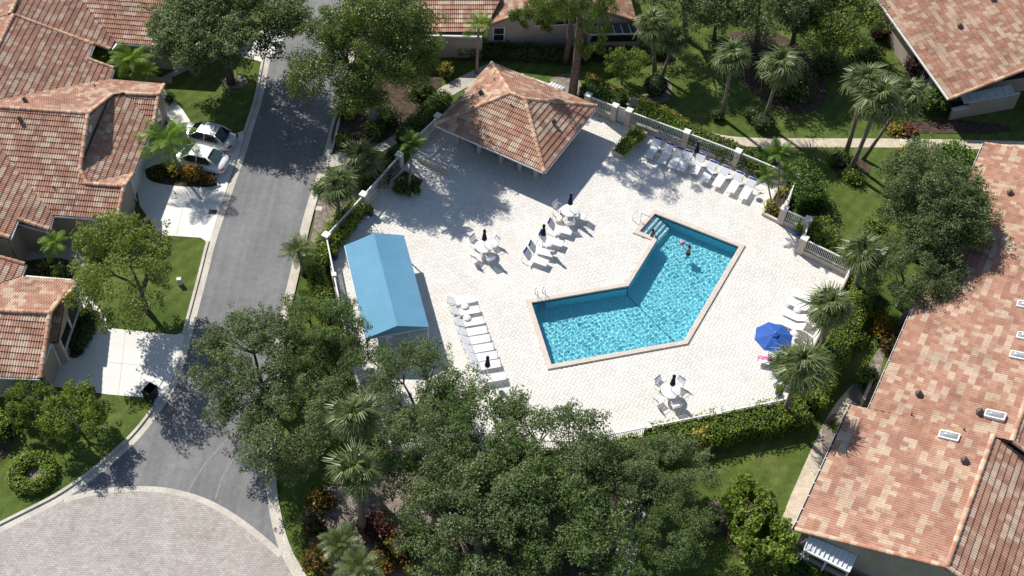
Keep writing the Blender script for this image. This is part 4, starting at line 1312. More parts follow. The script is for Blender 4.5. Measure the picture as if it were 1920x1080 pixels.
# ------------------------------------------------------------------ pool fence
FW, FH = .48, 1.42
def fence_run(label, pa, pb, pil=(0,), nmid=0, name='pool_fence', slim=False):
    a, b = at(*pa), at(*pb)
    d = (b - a); L = d.length; d.normalize(); ang = math.atan2(d.y, d.x)
    root = empty(name, a, ang, label, 'fence', 'stucco and white rail fence round the pool deck')
    MB().box((L / 2, 0, FW / 2), (L - .02, .24, FW)).build('low_wall', M['fence_stucco'], root)
    cuts = [0] + [L * (k + 1) / (nmid + 1) for k in range(nmid)] + [L]
    for k, x in enumerate(cuts):
        if (k == 0 and 0 in pil) or (k == len(cuts) - 1 and 1 in pil) or (0 < k < len(cuts) - 1):
            ps_ = .26 if slim else .44; ph_ = 1.46 if slim else 1.52
            p = MB().box((x, 0, ph_ / 2), (ps_, ps_, ph_)).build('pillar', M['fence_stucco'], root)
            MB().box((x, 0, ph_ + .04), (ps_ + .06, ps_ + .06, .08)).build('pillar_cap', M['fence_cap'], p)
    for x0, x1 in zip(cuts[:-1], cuts[1:]):
        x0 += .24; x1 -= .24
        if x1 - x0 < .3: continue
        r_ = MB()
        r_.box(((x0 + x1) / 2, 0, FH), (x1 - x0, .09, .07))
        rl = r_.build('top_rail', M['white_metal'], root)
        MB().box(((x0 + x1) / 2, 0, FW + .12), (x1 - x0, .05, .05)).build('bottom_rail', M['white_metal'], root)
        bb = MB()
        n_ = int((x1 - x0) / .125)
        for k in range(n_ + 1):
            x = x0 + (x1 - x0) * k / n_
            bb.box((x, 0, (FH + FW + .05) / 2), (.034, .034, FH - FW - .05))
        q = bb.build('balusters', M['white_metal'], rl); q['kind'] = 'stuff'
    return root
fence_run('white rail fence beside the upper end of the blue canopy along the street hedge', (615, 468), (684, 392))
fence_run('white rail fence in shade behind the corner planter with the leaning palm', (684, 392), (750, 318), (0, 1))
fence_run('short white rail fence at the left corner of the clubhouse roof', (785, 280), (822, 245), (1,))
fence_run('short white rail fence between clubhouse and white gate', (1100, 206), (1150, 226), (0, 1))
fence_run('white rail fence behind the shrub planter right of the gate', (1176, 235), (1283, 275), (0,))
fence_run('white rail fence behind the closed blue umbrella of the far lounger row', (1283, 275), (1378, 311), (0,))
fence_run('white rail fence behind the corner palm at the far right of the deck', (1378, 311), (1487, 357), (0,))
fence_run('short fence return beside the corner palm planter at the deck edge', (1487, 357), (1463, 418), (0,))
fence_run('short white rail fence panel behind the blue pot near the lawn', (1463, 418), (1508, 438), (0,))
fence_run('very short fence return just beyond the blue pot by the lawn', (1508, 438), (1500, 474), (0,))
fence_run('white rail fence panel ending at the fan palm right of the pool', (1500, 474), (1590, 518), (0, 1))
fence_run('long fence behind the blue umbrella along the right hedge', (1590, 518), (1466, 772), (1,), 2, slim=True)
fence_run('white rail fence along the clipped hedge at the lower right of the deck', (1466, 772), (1080, 850), (1,), 2, slim=True)
fence_run('white rail fence half hidden under the foreground oaks', (1080, 850), (740, 850), (1,), 2, slim=True)
fence_run('short fence behind the oaks at the lower left deck corner', (740, 850), (661, 700), (1,), 0, slim=True)
fence_run('fence along the left side of the blue canopy beside the street', (661, 700), (615, 468), (), 2, slim=True)
# gate
a, b = at(1152, 226), at(1174, 234)
d = b - a; L = d.length
gt = empty('garden_gate', a, math.atan2(d.y, d.x), 'white metal garden gate between two stucco pillars by the clubhouse', 'gate')
for x in (.27, L - .27): MB().box((x, 0, .82), (.07, .07, 1.5)).build('stile', M['white_metal'], gt)
for z in (.12, .8, 1.5): MB().box((L / 2, 0, z), (L - .54, .06, .08)).build('gate_rail', M['white_metal'], gt)
for k in range(1, 6): MB().box((.27 + (L - .54) * k / 6, 0, .8), (.03, .03, 1.4)).build('bar', M['white_metal'], gt)
MB().box((L / 2, .02, .8), (L - .6, .012, 1.36)).build('mesh_panel', M['grey_box'], gt)
# ramp wall with handrail
a, b = at(784, 302), at(841, 329)
d = b - a; L = d.length
rp = empty('ramp_wall', a, math.atan2(d.y, d.x), 'low stucco ramp wall with white handrail near the leaning palm', 'wall')
MB().box((L / 2, 0, .2), (L, .22, .4)).build('low_wall', M['fence_stucco'], rp)
for z in (1.05, .55): MB().box((L / 2, 0, z), (L, .05, .06)).build('handrail', M['white_metal'], rp)
for k in range(9): MB().box((L * k / 8, 0, .72), (.035, .035, .65)).build('post', M['white_metal'], rp)

# planters
def planter(label, px, h=.45, th=.18):
    P = ats(px)
    n_ = len(P)
    ar = sum(P[i].x * P[(i + 1) % n_].y - P[(i + 1) % n_].x * P[i].y for i in range(n_))
    if ar < 0: P = P[::-1]
    Q = inset_poly(P, th)
    c = sum(P, Vector()) / n_
    root = empty('planter', c, 0, label, 'planter')
    mb = MB()
    ring(mb, P, .03, P, h); ring(mb, P, h, Q, h); ring(mb, Q, h, Q, h - .15)
    mb.build('planter_wall', M['fence_stucco'], root, world=True)
    MB().prism([(p.x, p.y) for p in Q], .03, h - .1).build('soil', M['mulch'], root, world=True)
    return Q
PL1 = planter('stucco planter box in the shade holding the leaning palm', [(731, 348), (781, 372), (800, 345), (757, 322)])
PL2 = planter('long stucco planter filled with shrubs by the gate', [(1146, 290), (1168, 300), (1214, 255), (1190, 246)])
PL3 = planter('low stucco corner planter under the three stemmed palm', [(1427, 404), (1460, 421), (1484, 362), (1458, 352)], .3)

# ------------------------------------------------------------------ blue canopy
tl, tr, br = at(646, 460, 2.15), at(757, 441, 2.15), at(804, 613, 2.15)
bl = tl + br - tr
rt, rb = (tl + tr) / 2 + Vector((0, 0, .72)), (bl + br) / 2 + Vector((0, 0, .72))
cv = empty('shade_canopy', (tl + br) / 2 - Vector((0, 0, 2.15)), 0, 'long sky blue fabric canopy with a gabled top on white posts', 'canopy')
def cloth(a, b, c, d_, nu=14, nv=8, sag=.035):
    V = []
    for i in range(nu + 1):
        for j in range(nv + 1):
            s_, t = i / nu, j / nv
            p = a.lerp(b, s_).lerp(d_.lerp(c, s_), t)
            z = -sag * math.sin(math.pi * t) * (1 - .6 * abs(math.cos(math.pi * s_ * 3)))
            V.append(p + Vector((0, 0, z)))
    F = [(i * (nv + 1) + j, (i + 1) * (nv + 1) + j, (i + 1) * (nv + 1) + j + 1, i * (nv + 1) + j + 1) for i in range(nu) for j in range(nv)]
    return V, F
for a, b, c, d_ in ((rt, rb, bl, tl), (rb, rt, tr, br)):
    V, F = cloth(a, b, c, d_)
    mb = MB(); mb.add(V, F); mb.build('roof_panel', M['canvas_blue'], cv, True, world=True)
for a, b, c in ((bl, br, rb), (tr, tl, rt)):
    mb = MB(); mb.add([a, b, c], [(0, 1, 2)]); mb.build('gable_panel', M['canvas_blue'], cv, world=True)
for a, b in ((tl, bl), (bl, br), (br, tr), (tr, tl)):
    mb = MB(); z = Vector((0, 0, .16)); mb.add([a, b, b - z, a - z], [(0, 1, 2, 3)]); mb.build('valance', M['canvas_blue'], cv, world=True)
cen = (tl + br) / 2
for p in (tl, tr, br, bl, (tl + bl) / 2, (tr + br) / 2):
    q = p + (cen - p).normalized() * .12
    MB().tube([(q.x, q.y, .03), (q.x, q.y, 2.11)], .05, 8).build('post', M['white_metal'], cv, True, world=True)
for a, b in ((tl, tr), (bl, br), (tl, bl), (tr, br), (rt, rb)):
    MB().tube([a - Vector((0, 0, .08)), b - Vector((0, 0, .08))], .03, 6).build('frame_tube', M['white_metal'], cv, True, world=True)

# ------------------------------------------------------------------ furniture
ORD = ['first', 'second', 'third', 'fourth', 'fifth', 'sixth', 'seventh', 'eighth', 'ninth', 'tenth']
def make_lounger(back=R(38), band=False):
    """foot at -x, head at +x, ground under the seat at z 0"""
    r_ = empty('sun_lounger', (0, 0, 0))
    W_ = .62
    zs = .36
    hx, hz = .12 + .74 * math.cos(back), zs + .74 * math.sin(back)
    fr = MB()
    for y in (-W_ / 2, W_ / 2):
        fr.tube([(-1.22, y, zs), (.12, y, zs), (.75, y, zs - .02)], .02, 6)
        fr.tube([(.12, y, zs), (hx, y, hz)], .02, 6)
    fr.tube([(-1.22, -W_ / 2, zs), (-1.22, W_ / 2, zs)], .02, 6); fr.tube([(hx, -W_ / 2, hz), (hx, W_ / 2, hz)], .02, 6); fr.tube([(.12, -W_ / 2, zs), (.12, W_ / 2, zs)], .02, 6)
    fr.tube([(.55, -W_ / 2, zs - .015), (.45, -W_ / 2, zs + .42 * math.tan(back) * .75), (.45, W_ / 2, zs + .42 * math.tan(back) * .75), (.55, W_ / 2, zs - .015)], .014, 5)
    fr.build('frame', M['white_metal'], r_, True)
    for x, y in ((-1.0, -.3), (-1.0, .3), (.62, -.3), (.62, .3)):
        MB().tube([(x, y, 0), (x + (.05 if x < 0 else -.05), y, zs)], .018, 6).build('leg', M['white_metal'], r_, True)
    se_ = MB()
    n_ = 17
    for k in range(n_):
        x = -1.18 + 1.28 * k / n_ + .03
        se_.box((x, 0, zs + .012), (.062, W_ - .02, .012))
    se_.build('seat_straps', M['sling_white'], r_)
    bk = MB(); c_, s_ = math.cos(back), math.sin(back)
    n_ = 10
    for k in range(n_):
        t = .03 + .70 * k / n_ + .03
        if band and k >= n_ - 2: continue
        p = Vector((.12 + t * c_ - .012 * s_, 0, zs + t * s_ + .012 * c_))
        e = Vector((c_, 0, s_)) * .031
        bk.bar(p - e, p + e, W_ - .02, .012, up=(-s_, 0, c_))
    bk.build('back_straps', M['sling_white'], r_)
    if band:
        p = Vector((.12 + .655 * c_ - .012 * s_, 0, zs + .655 * s_ + .012 * c_)); e = Vector((c_, 0, s_)) * .07
        MB().bar(p - e, p + e, W_ - .02, .012, up=(-s_, 0, c_)).build('headrest_band', M['band_blue'], r_)
    return r_
def put(proto, loc, rz, label, cat, group, first=[]):
    if proto.name in first: o_ = copy_tree(proto)
    else: o_ = proto; first.append(proto.name)
    o_.location = (loc.x, loc.y, .045); o_.rotation_euler = (0, 0, rz)
    return tag(o_, label, cat, group)
LB = make_lounger(R(40), True); LP = make_lounger(R(36)); LH = make_lounger(R(55), True)
def axis(foot, head, zf=.36, zh=.75):
    a, b = at(*foot, zf), at(*head, zh)
    d_ = b - a
    c_ = a + (b - a).normalized() * 1.22; c_.z = 0
    return Vector((c_.x, c_.y, 0)), math.atan2(d_.y, d_.x)
def c7(x, y): return (1190 + x / 7.2, 240 + y / 7.2)
heads = [(310, 160), (480, 220), (620, 280), (735, 325), (900, 370), (1065, 470), (1240, 540), (1420, 620), (1595, 690)]
feet = [(180, 400), (355, 480), (490, 540), (610, 580), (790, 620), (930, 720), (1095, 790), (1285, 870), (1455, 955)]
for k, (h_, f_) in enumerate(zip(heads, feet)):
    p, rz = axis(c7(*f_), c7(*h_))
    put(LB, p, rz, ORD[k] + ' lounger from the shrub planter in the far row with blue headrests', 'sun lounger', 'loungers with blue headrests in the far row')
def c6(x, y): return (830 + x / 6, 540 + y / 6)
fts = [(358, 122), (405, 240), (450, 365), (487, 470), (523, 565), (562, 660), (603, 755), (640, 850), (700, 990)]
for k, f_ in enumerate(fts):
    p, rz = axis(c6(*f_), c6(f_[0] - 215, f_[1] - 5))
    put(LP, p, rz, ORD[k] + ' lounger from the top in the row left of the pool', 'sun lounger', 'loungers in the row left of the pool')
def c8(x, y): return (960 + x / 7.71, 380 + y / 7.71)
for k, (h_, f_) in enumerate((((560, 265), (850, 430)), ((455, 440), (720, 600)), ((325, 600), (575, 745)), ((235, 700), (495, 880)))):
    p, rz = axis(c8(*f_), c8(*h_), .36, .95)
    put(LH, p, rz, ['lounger nearest the far dining table in the group of four', 'lounger next to the closed umbrella in the group of four', 'lounger just below the closed umbrella in the group of four', 'lounger nearest the viewer in the group of four'][k], 'sun lounger', 'four loungers in the middle of the deck')
def c5(x, y): return (1390 + x / 5.144, 530 + y / 5.144)
for k, (f_, h_) in enumerate((((485, 85), (670, 135)), ((435, 160), (625, 225)), ((375, 260), (565, 325)), ((340, 345), (530, 410)), ((345, 600), (540, 640)), ((165, 735), (400, 760)), ((300, 920), (480, 960)))):
    p, rz = axis(c5(*f_), c5(*h_), .36, .6)
    put(LP, p, rz, ['topmost lounger in the row above the blue umbrella', 'second lounger down in the row above the blue umbrella', 'third lounger down in the row above the blue umbrella', 'lounger touching the open blue umbrella from above', 'lounger half hidden under the open blue umbrella', 'lounger with pink towels below the blue umbrella', 'lounger under the fan palm below the pink towels'][k], 'sun lounger', 'loungers on the right side of the deck')

def make_side():
    r_ = empty('side_table', (0, 0, 0))
    MB().lathe((0, 0, 0), [(.25, .43), (.26, .44), (.25, .455), (.0001, .46)], 20).build('table_top', M['white_metal'], r_, True)
    for k in range(3):
        t = k * 2.094
        MB().tube([(.2 * math.cos(t), .2 * math.sin(t), 0), (.12 * math.cos(t), .12 * math.sin(t), .43)], .014, 5).build('leg', M['white_metal'], r_, True)
    return r_
ST = make_side()
for px, lb in ((c7(365, 270), 'small white side table after the first far row lounger'), (c7(770, 490), 'small white side table by the closed umbrella of the far row'), (c7(945, 505), 'small white side table between fifth and sixth far row loungers'),
               (c7(1290, 660), 'small white side table between seventh and eighth far row loungers'), (c7(1640, 880), 'small white side table at the right end of the far row'),
               (c8(657, 443), 'small round side table below the top lounger of the group of four'), (c8(540, 605), 'small round side table in the middle of the group of four'),
               (c6(250, 208), 'upper side table in the row left of the pool'), (c6(275, 338), 'lower side table in the row left of the pool'),
               (c5(540, 265), 'small side table in the lounger row above the blue umbrella'), (c5(508, 490), 'small side table at the right rim of the blue umbrella')):
    p = at(px[0], px[1], .45); put(ST, p, 0, lb, 'side table', 'small round side tables')

def make_chair():
    r_ = empty('patio_chair', (0, 0, 0))     # faces -x towards the table
    W_ = .54
    fr = MB()
    for y in (-W_ / 2, W_ / 2):
        fr.tube([(-.24, y, 0), (-.25, y, .62), (.05, y, .64), (.28, y, .62)], .016, 6)
        fr.tube([(.24, y, 0), (.2, y, .40), (.36, y, .86)], .016, 6)
        fr.tube([(-.25, y, .41), (.2, y, .38)], .016, 6)
    fr.tube([(.36, -W_ / 2, .86), (.36, W_ / 2, .86)], .016, 6); fr.tube([(-.25, -W_ / 2, .41), (-.25, W_ / 2, .41)], .016, 6)
    fr.build('frame', M['white_metal'], r_, True)
    se_ = MB()
    for k in range(7): se_.box((-.21 + .065 * k, 0, .415 - .004 * k), (.052, W_ - .02, .012))
    se_.build('seat_straps', M['sling_white'], r_)
    bk = MB(); bd = MB()
    for k in range(7):
        t = (k + .7) / 7.4
        p = Vector((.2 + .16 * t, 0, .40 + .46 * t)); e = Vector((.16, 0, .46)).normalized() * .026
        (bd if k == 5 else bk).bar(p - e, p + e, W_ - .02, .012, up=(-.94, 0, .33))
    bk.build('back_straps', M['sling_white'], r_); bd.build('back_band', M['band_blue'], r_)
    return r_
CHR = make_chair()
def make_table():
    r_ = empty('dining_table', (0, 0, 0))
    MB().lathe((0, 0, 0), [(.58, .69), (.62, .70), (.62, .72), (.60, .73), (.0001, .735)], 28).build('table_top', M['white_metal'], r_, True)
    for k in range(4):
        t = k * math.pi / 2 + .7
        MB().tube([(.5 * math.cos(t), .5 * math.sin(t), 0), (.28 * math.cos(t), .28 * math.sin(t), .35), (.45 * math.cos(t), .45 * math.sin(t), .69)], .018, 6).build('leg', M['white_metal'], r_, True)
    return r_
TB = make_table()
def closed_umbrella(H=2.45):
    r_ = empty('closed_umbrella', (0, 0, 0))
    MB().tube([(0, 0, 0), (0, 0, H)], .022, 8).build('pole', M['white_metal'], r_, True)
    MB().lathe((0, 0, 0), [(.24, .0), (.24, .06), (.06, .1), (.05, .3)], 16).build('base', M['white_metal'], r_, True)
    n_ = 16; V, F = [], []
    prof = [(.05, H - .02), (.10, H - .18), (.075, H - .38), (.11, H - .62), (.15, H - .95), (.17, H - 1.08)]
    for r0_, z in prof:
        for k in range(n_):
            rr_ = r0_ * (1.22 if k % 2 else .74); t = 2 * math.pi * k / n_ + z * .5
            V.append((rr_ * math.cos(t), rr_ * math.sin(t), z + (.05 if k % 2 and z < H - 1 else 0)))
    for i in range(len(prof) - 1):
        for k in range(n_): F.append((i * n_ + k, i * n_ + (k + 1) % n_, (i + 1) * n_ + (k + 1) % n_, (i + 1) * n_ + k))
    F.append(tuple(range(n_)))
    mb = MB(); mb.add(V, F); mb.build('folded_canopy', M['navy'], r_)
    MB().ball((0, 0, H + .03), .035, 8).build('finial', M['white_metal'], r_, True)
    return r_
CU = closed_umbrella()
for k, (tp, lb, angs) in enumerate((((908, 462), 'the dining set nearest the blue canopy', (45, 135, 235, 300)), ((1068, 395), 'the dining set by the clubhouse shadow', (150, 205, 275, 345)), ((1258, 733), 'the dining set at the lower edge of the deck', (55, 130, 215, 290)))):
    p = at(tp[0], tp[1], .73)
    put(TB, p, .3 * k, 'round white table of ' + lb, 'table', 'round dining tables')
    put(CU, p, k, 'closed navy umbrella standing in ' + lb, 'umbrella', 'closed navy umbrellas')
    for j, a_ in enumerate(angs):
        t = R(a_)
        side = {0: 'upper right', 1: 'upper left', 2: 'lower left', 3: 'lower right'}[int(a_ // 90) % 4]
        if k == 1: side = ['upper left', 'lower left', 'front', 'right'][j]
        put(CHR, p + Vector((math.cos(t), math.sin(t), 0)) * .92, t + R((j * 37) % 20 - 10), side + ' strap chair of ' + lb, 'chair', 'white strap chairs round the dining tables')
for px, z, lb in ((c8(455, 440), 1.6, 'closed navy umbrella between the four middle loungers'), (c7(845, 290), 1.7, 'closed blue umbrella standing in the far lounger row'), (c6(505, 850), 1.7, 'closed navy umbrella at the lower end of the left lounger row')):
    p = at(px[0], px[1], z); put(CU, p, 1.1, lb, 'umbrella', 'closed navy umbrellas')
# open umbrella
p = at(1452, 628, 2.3)
um = empty('patio_umbrella', (p.x, p.y, .045), R(10), 'open royal blue patio umbrella on the right side of the deck', 'umbrella')
MB().tube([(0, 0, 0), (0, 0, 2.42)], .024, 8).build('pole', M['white_metal'], um, True)
MB().lathe((0, 0, 0), [(.26, 0), (.26, .07), (.06, .12), (.05, .3)], 16).build('base', M['white_metal'], um, True)
RU = 1.27
for k in range(8):
    a0_, a1_ = k * math.pi / 4, (k + 1) * math.pi / 4
    V, F = [], []
    nr = 5
    for i in range(nr + 1):
        r_ = .18 + (RU - .18) * i / nr
        for j in range(3):
            t = a0_ + (a1_ - a0_) * j / 2
            rad = r_ * (math.cos(math.pi / 8) * .985 if j == 1 else 1)
            V.append((rad * math.cos(t), rad * math.sin(t), 2.40 - .42 * (r_ / RU) ** 1.15 - (.02 * i / nr if j == 1 else 0)))
    for i in range(nr):
        for j in range(2): F.append((i * 3 + j, (i + 1) * 3 + j, (i + 1) * 3 + j + 1, i * 3 + j + 1))
    mb = MB(); mb.add(V, F); mb.build('canopy_panel', M['umbrella_blue'], um)
    MB().tube([(.05 * math.cos(a0_), .05 * math.sin(a0_), 2.33), (RU * .99 * math.cos(a0_), RU * .99 * math.sin(a0_), 1.95)], .01, 4).build('rib', M['white_metal'], um)
mb = MB(); V = [(0, 0, 2.50)] + [(.27 * math.cos(k * math.pi / 4), .27 * math.sin(k * math.pi / 4), 2.40) for k in range(8)]
mb.add(V, [(0, k + 1, (k + 1) % 8 + 1) for k in range(8)]); mb.build('top_vent', M['umbrella_blue'], um)
MB().ball((0, 0, 2.53), .04, 8).build('finial', M['white_metal'], um, True)
# towels and a bag
def towel(px, size, rz, mat, label, z):
    p = at(px[0], px[1], z)
    n_, m_ = 8, 5; V = []
    for i in range(n_ + 1):
        for j in range(m_ + 1):
            x, y = (i / n_ - .5) * size[0], (j / m_ - .5) * size[1]
            V.append((x, y, .02 + .02 * math.sin(i * 1.9 + j) + .015 * math.cos(j * 2.3) - (.12 if j in (0, m_) else 0)))
    F = [(i * (m_ + 1) + j, (i + 1) * (m_ + 1) + j, (i + 1) * (m_ + 1) + j + 1, i * (m_ + 1) + j + 1) for i in range(n_) for j in range(m_)]
    mb = MB(); mb.add(V, F); o_ = mb.build('towel', M[mat], None, True)
    o_.location = p; o_.rotation_euler = (0, 0, rz)
    tag(o_, label, 'towel')
towel(c5(215, 725), (.75, .55), R(-8), 'towel_pink', 'pale pink towel spread on the foot of a lounger', .42)
towel(c5(300, 740), (.62, .6), R(-8), 'towel_magenta', 'dark magenta towel beside the pink one on a lounger', .43)
# furniture under the canopy
for (x, y), rz, lb in (((735, 640), 2.2, 'strap chair in the shade at the open end of the blue canopy'), ((762, 634), .4, 'strap chair beside the right post under the blue canopy')):
    put(CHR, at(x, y, .4), rz, lb, 'chair', 'white strap chairs round the dining tables')

# ------------------------------------------------------------------ cars
def make_car(name, label, paint, rear, front, glass):
    """profile lofted along x; front at +x"""
    a, b = at(*rear, .55), at(*front, .55)
    d_ = b - a
    c_ = (a + b) / 2
    root = empty(name, (c_.x, c_.y, .02), math.atan2(d_.y, d_.x), label, 'car', 'sedans parked on the upper driveway')
    L = 4.65; hw = .90
    # stations: x, half width, sill z, belt z, deck z (centre height)
    st = [(-2.32, .62, .42, .62, .66), (-2.26, .76, .32, .74, .86), (-2.05, .85, .24, .80, .98), (-1.55, .90, .20, .84, 1.02), (-.9, .905, .18, .86, .98), (0, .905, .18, .86, .96), (.7, .905, .18, .85, .96),
          (1.1, .905, .18, .84, .95), (1.6, .905, .20, .80, .89), (2.0, .88, .22, .73, .80), (2.2, .80, .26, .64, .70), (2.33, .66, .36, .54, .58)]
    n_ = 9
    V, F = [], []
    for x, w_, zs, zb, zd in st:
        sec = [(-w_ * .88, zs), (-w_, zs + .14), (-w_, (zs + zb) / 2 + .06), (-w_ * .94, zb), (0, zd), (w_ * .94, zb), (w_, (zs + zb) / 2 + .06), (w_, zs + .14), (w_ * .88, zs)]
        V += [(x, y, z) for y, z in sec]
    m_ = len(st)
    for i in range(m_ - 1):
        for k in range(n_ - 1): F.append((i * n_ + k, i * n_ + k + 1, (i + 1) * n_ + k + 1, (i + 1) * n_ + k))
        F.append((i * n_ + n_ - 1, i * n_, (i + 1) * n_, (i + 1) * n_ + n_ - 1))
    F.append(tuple(range(n_))[::-1]); F.append(tuple((m_ - 1) * n_ + k for k in range(n_)))
    mb = MB(); mb.add(V, F)
    body = mb.build('body', M[paint], root, True)
    md = body.modifiers.new('s', 'SUBSURF'); md.levels = 1; md.render_levels = 1
    # greenhouse
    zr = 1.42
    bk, rk, fk, wk = (-1.75, -1.05, .28, 1.12)          # rear glass foot, rear roof, front roof, windscreen foot
    def quad(name, pts, mat, par=root, sm=False):
        mb = MB(); mb.add(pts, [tuple(range(len(pts)))]); return mb.build(name, M[mat], par, sm)
    yr, yb = .56, .80
    rf = MB()
    nx, ny = 8, 6
    V = []
    for i in range(nx + 1):
        for j in range(ny + 1):
            t, s_ = i / nx, j / ny * 2 - 1
            x = rk - .06 + (fk - rk + .12) * t
            V.append((x, s_ * (yr + .05), zr + .05 * math.sin(math.pi * (t * .8 + .1)) + .035 * (1 - s_ ** 2) - .03 * abs(s_) ** 3))
    rf.add(V, [(i * (ny + 1) + j, (i + 1) * (ny + 1) + j, (i + 1) * (ny + 1) + j + 1, i * (ny + 1) + j + 1) for i in range(nx) for j in range(ny)])
    rf.build('roof', M[paint], root, True)
    quad('windscreen', [(wk, -.70, .93), (wk + .06, 0, .95), (wk, .70, .93), (fk, yr, zr), (fk, -yr, zr)], glass)
    quad('rear_window', [(bk, .66, .99), (bk - .05, 0, 1.0), (bk, -.66, .99), (rk, -yr, zr), (rk, yr, zr)], glass)
    for s_ in (-1, 1):
        quad('side_window', [(bk + .45, s_ * yb, .95), (-.30, s_ * (yb + .02), .93), (-.30, s_ * (yr + .02), zr - .02), (rk + .02, s_ * (yr + .02), zr - .03)][::s_], 'glass_dark')
        quad('side_window', [(-.22, s_ * (yb + .02), .93), (wk - .12, s_ * yb, .92), (fk + .03, s_ * (yr + .02), zr - .03), (-.22, s_ * (yr + .02), zr - .02)][::s_], 'glass_dark')
        for pts, r_ in (([(wk, s_ * .74, .9), (fk, s_ * (yr + .02), zr)], .035), ([(bk, s_ * .72, .96), (rk, s_ * (yr + .02), zr)], .05), ([(-.26, s_ * (yb + .01), .9), (-.26, s_ * (yr + .02), zr)], .03), ([(rk, s_ * (yr + .03), zr), (fk, s_ * (yr + .03), zr)], .035)):
            MB().tube(pts, r_, 6).build('pillar', M[paint], root, True)
        mb = MB().ball((.85, s_ * 1.0, .95), .1, 10, sq=(.7, 1, .65)); mb.build('mirror', M[paint], root, True)
        MB().box((-2.2, s_ * .62, .70), (.16, .34, .13), s_ * -.35).build('tail_light', M['light_red'], root)
        MB().box((2.12, s_ * .60, .60), (.2, .32, .1), s_ * .4).build('headlight', M['lanai_glass'], root)
        for x in (-1.38, 1.38):
            wh = MB().tube([(x, s_ * .66, .32), (x, s_ * .875, .32)], .325, 20).build('wheel', M['tyre'], root, False)
            MB().tube([(x, s_ * .86, .32), (x, s_ * .885, .32)], .21, 14).build('rim', M['rim'], wh, False)
    MB().box((-2.325, 0, .55), (.02, .34, .14)).build('licence_plate', M['gutter_white'], root)
    return root
make_car('parked_car', 'silver sedan nearer the lawn on the upper driveway', 'car_silver', (437, 268), (337, 243), 'glass_dark')
make_car('parked_car', 'white sedan beside the yellow and orange croton bed', 'car_white', (418, 308), (326, 287), 'glass_green')

# ------------------------------------------------------------------ small street things
p = at(287, 745)
bn = empty('trash_bin', (p.x, p.y, .02), R(-28), 'black wheeled trash bin standing at the end of the lower driveway', 'trash bin')
mb = MB()
V = []
for z, s_ in ((.06, .74), (1.0, 1.0)):
    for x, y in ((-.32, -.36), (.32, -.36), (.32, .36), (-.32, .36)): V.append((x * s_, y * s_, z))
for z, s_ in ((1.0, .92), (.2, .70)):
    for x, y in ((-.32, -.36), (.32, -.36), (.32, .36), (-.32, .36)): V.append((x * s_, y * s_, z))
F = [(3, 2, 1, 0)] + [(l + i, l + (i + 1) % 4, l + 4 + (i + 1) % 4, l + 4 + i) for l in (0, 4, 8) for i in range(4)] + [(12, 13, 14, 15)]
mb.add(V, F); mb.build('body', M['bin_black'], bn)
MB().box((0, -.42, .72), (.64, .05, .62)).build('open_lid', M['bin_black'], bn)
for s_ in (-1, 1): MB().tube([(s_ * .26, -.32, .12), (s_ * .32, -.32, .12)], .12, 12).build('wheel', M['tyre'], bn)
MB().tube([(-.28, -.4, .98), (.28, -.4, .98)], .02, 6).build('handle', M['bin_black'], bn)
for (x, y), mt, nm, lb, sz in (((338, 533), 'grey_box', 'utility_box', 'small white utility box on the lawn near the street', (.28, .24, .55)), ((435, 178), 'green_box', 'utility_post', 'slim green utility post on the lawn under the street oak', (.16, .16, .7)), ((1248, 102), 'grey_box', 'utility_box', 'pale utility box behind the twin palms', (.5, .4, .8))):
    p = at(x, y); o_ = empty(nm, p, .2, lb, 'utility box')
    MB().box((0, 0, sz[2] / 2), sz, 0, taper=.9).build('cabinet', M[mt], o_); MB().box((0, 0, sz[2] + .02), (sz[0] * 1.05, sz[1] * 1.05, .05)).build('lid', M[mt], o_)
p = at(399, 398); o_ = MB().box((0, 0, 0), (.55, .42, .02)).build('drain_grate', M['dark_trim']); o_.location = (p.x, p.y, .03); tag(o_, 'dark drain grate in the upper driveway apron', 'drain')
p = at(597, 391); o_ = MB().box((0, 0, 0), (.5, .4, .03)).build('access_cover', M['coping']); o_.location = (p.x, p.y, .02); tag(o_, 'pinkish access cover in the grass strip beside the street', 'cover')
p = at(912, 96); o_ = empty('air_conditioner', p, .1, 'round topped air conditioner against the wall behind the clubhouse', 'air conditioner')
MB().box((0, 0, .35), (.8, .8, .7)).build('cabinet', M['grey_box'], o_); MB().tube([(0, 0, .7), (0, 0, .73)], .34, 18).build('fan_grille', M['dark_trim'], o_)
p = at(1042, 166, .5); o_ = empty('equipment_cover', (p.x, p.y, 0), -.5, 'white ribbed equipment cover behind the clubhouse roof', 'cover')
MB().box((0, 0, .3), (1.3, .8, .6)).build('cover_body', M['white_metal'], o_)
for k in range(5): MB().box((-.5 + .25 * k, 0, .62), (.12, .82, .05)).build('cover_rib', M['white_metal'], o_)

# pots
def pot(px, lb):
    p = at(*px)
    o_ = empty('flower_pot', (p.x, p.y, .045), 0, lb, 'flower pot', 'blue glazed pots')
    MB().lathe((0, 0, 0), [(.16, 0), (.24, .14), (.27, .32), (.22, .43), (.25, .47), (.21, .47), (.2, .42), (.0001, .42)], 16).build('pot', M['pot_blue'], o_, True)
    return o_
POTS = [pot((695, 404), 'blue pot beside the fence pillar in the tree shade'), pot((628, 486), 'blue pot at the upper left corner of the canopy'), pot((1494, 440), 'blue pot against the fence near the lawn'), pot((1306, 806), 'small pot with a plant on the lower deck edge'), pot((1459, 741), 'small pot by the lower right fence corner')]

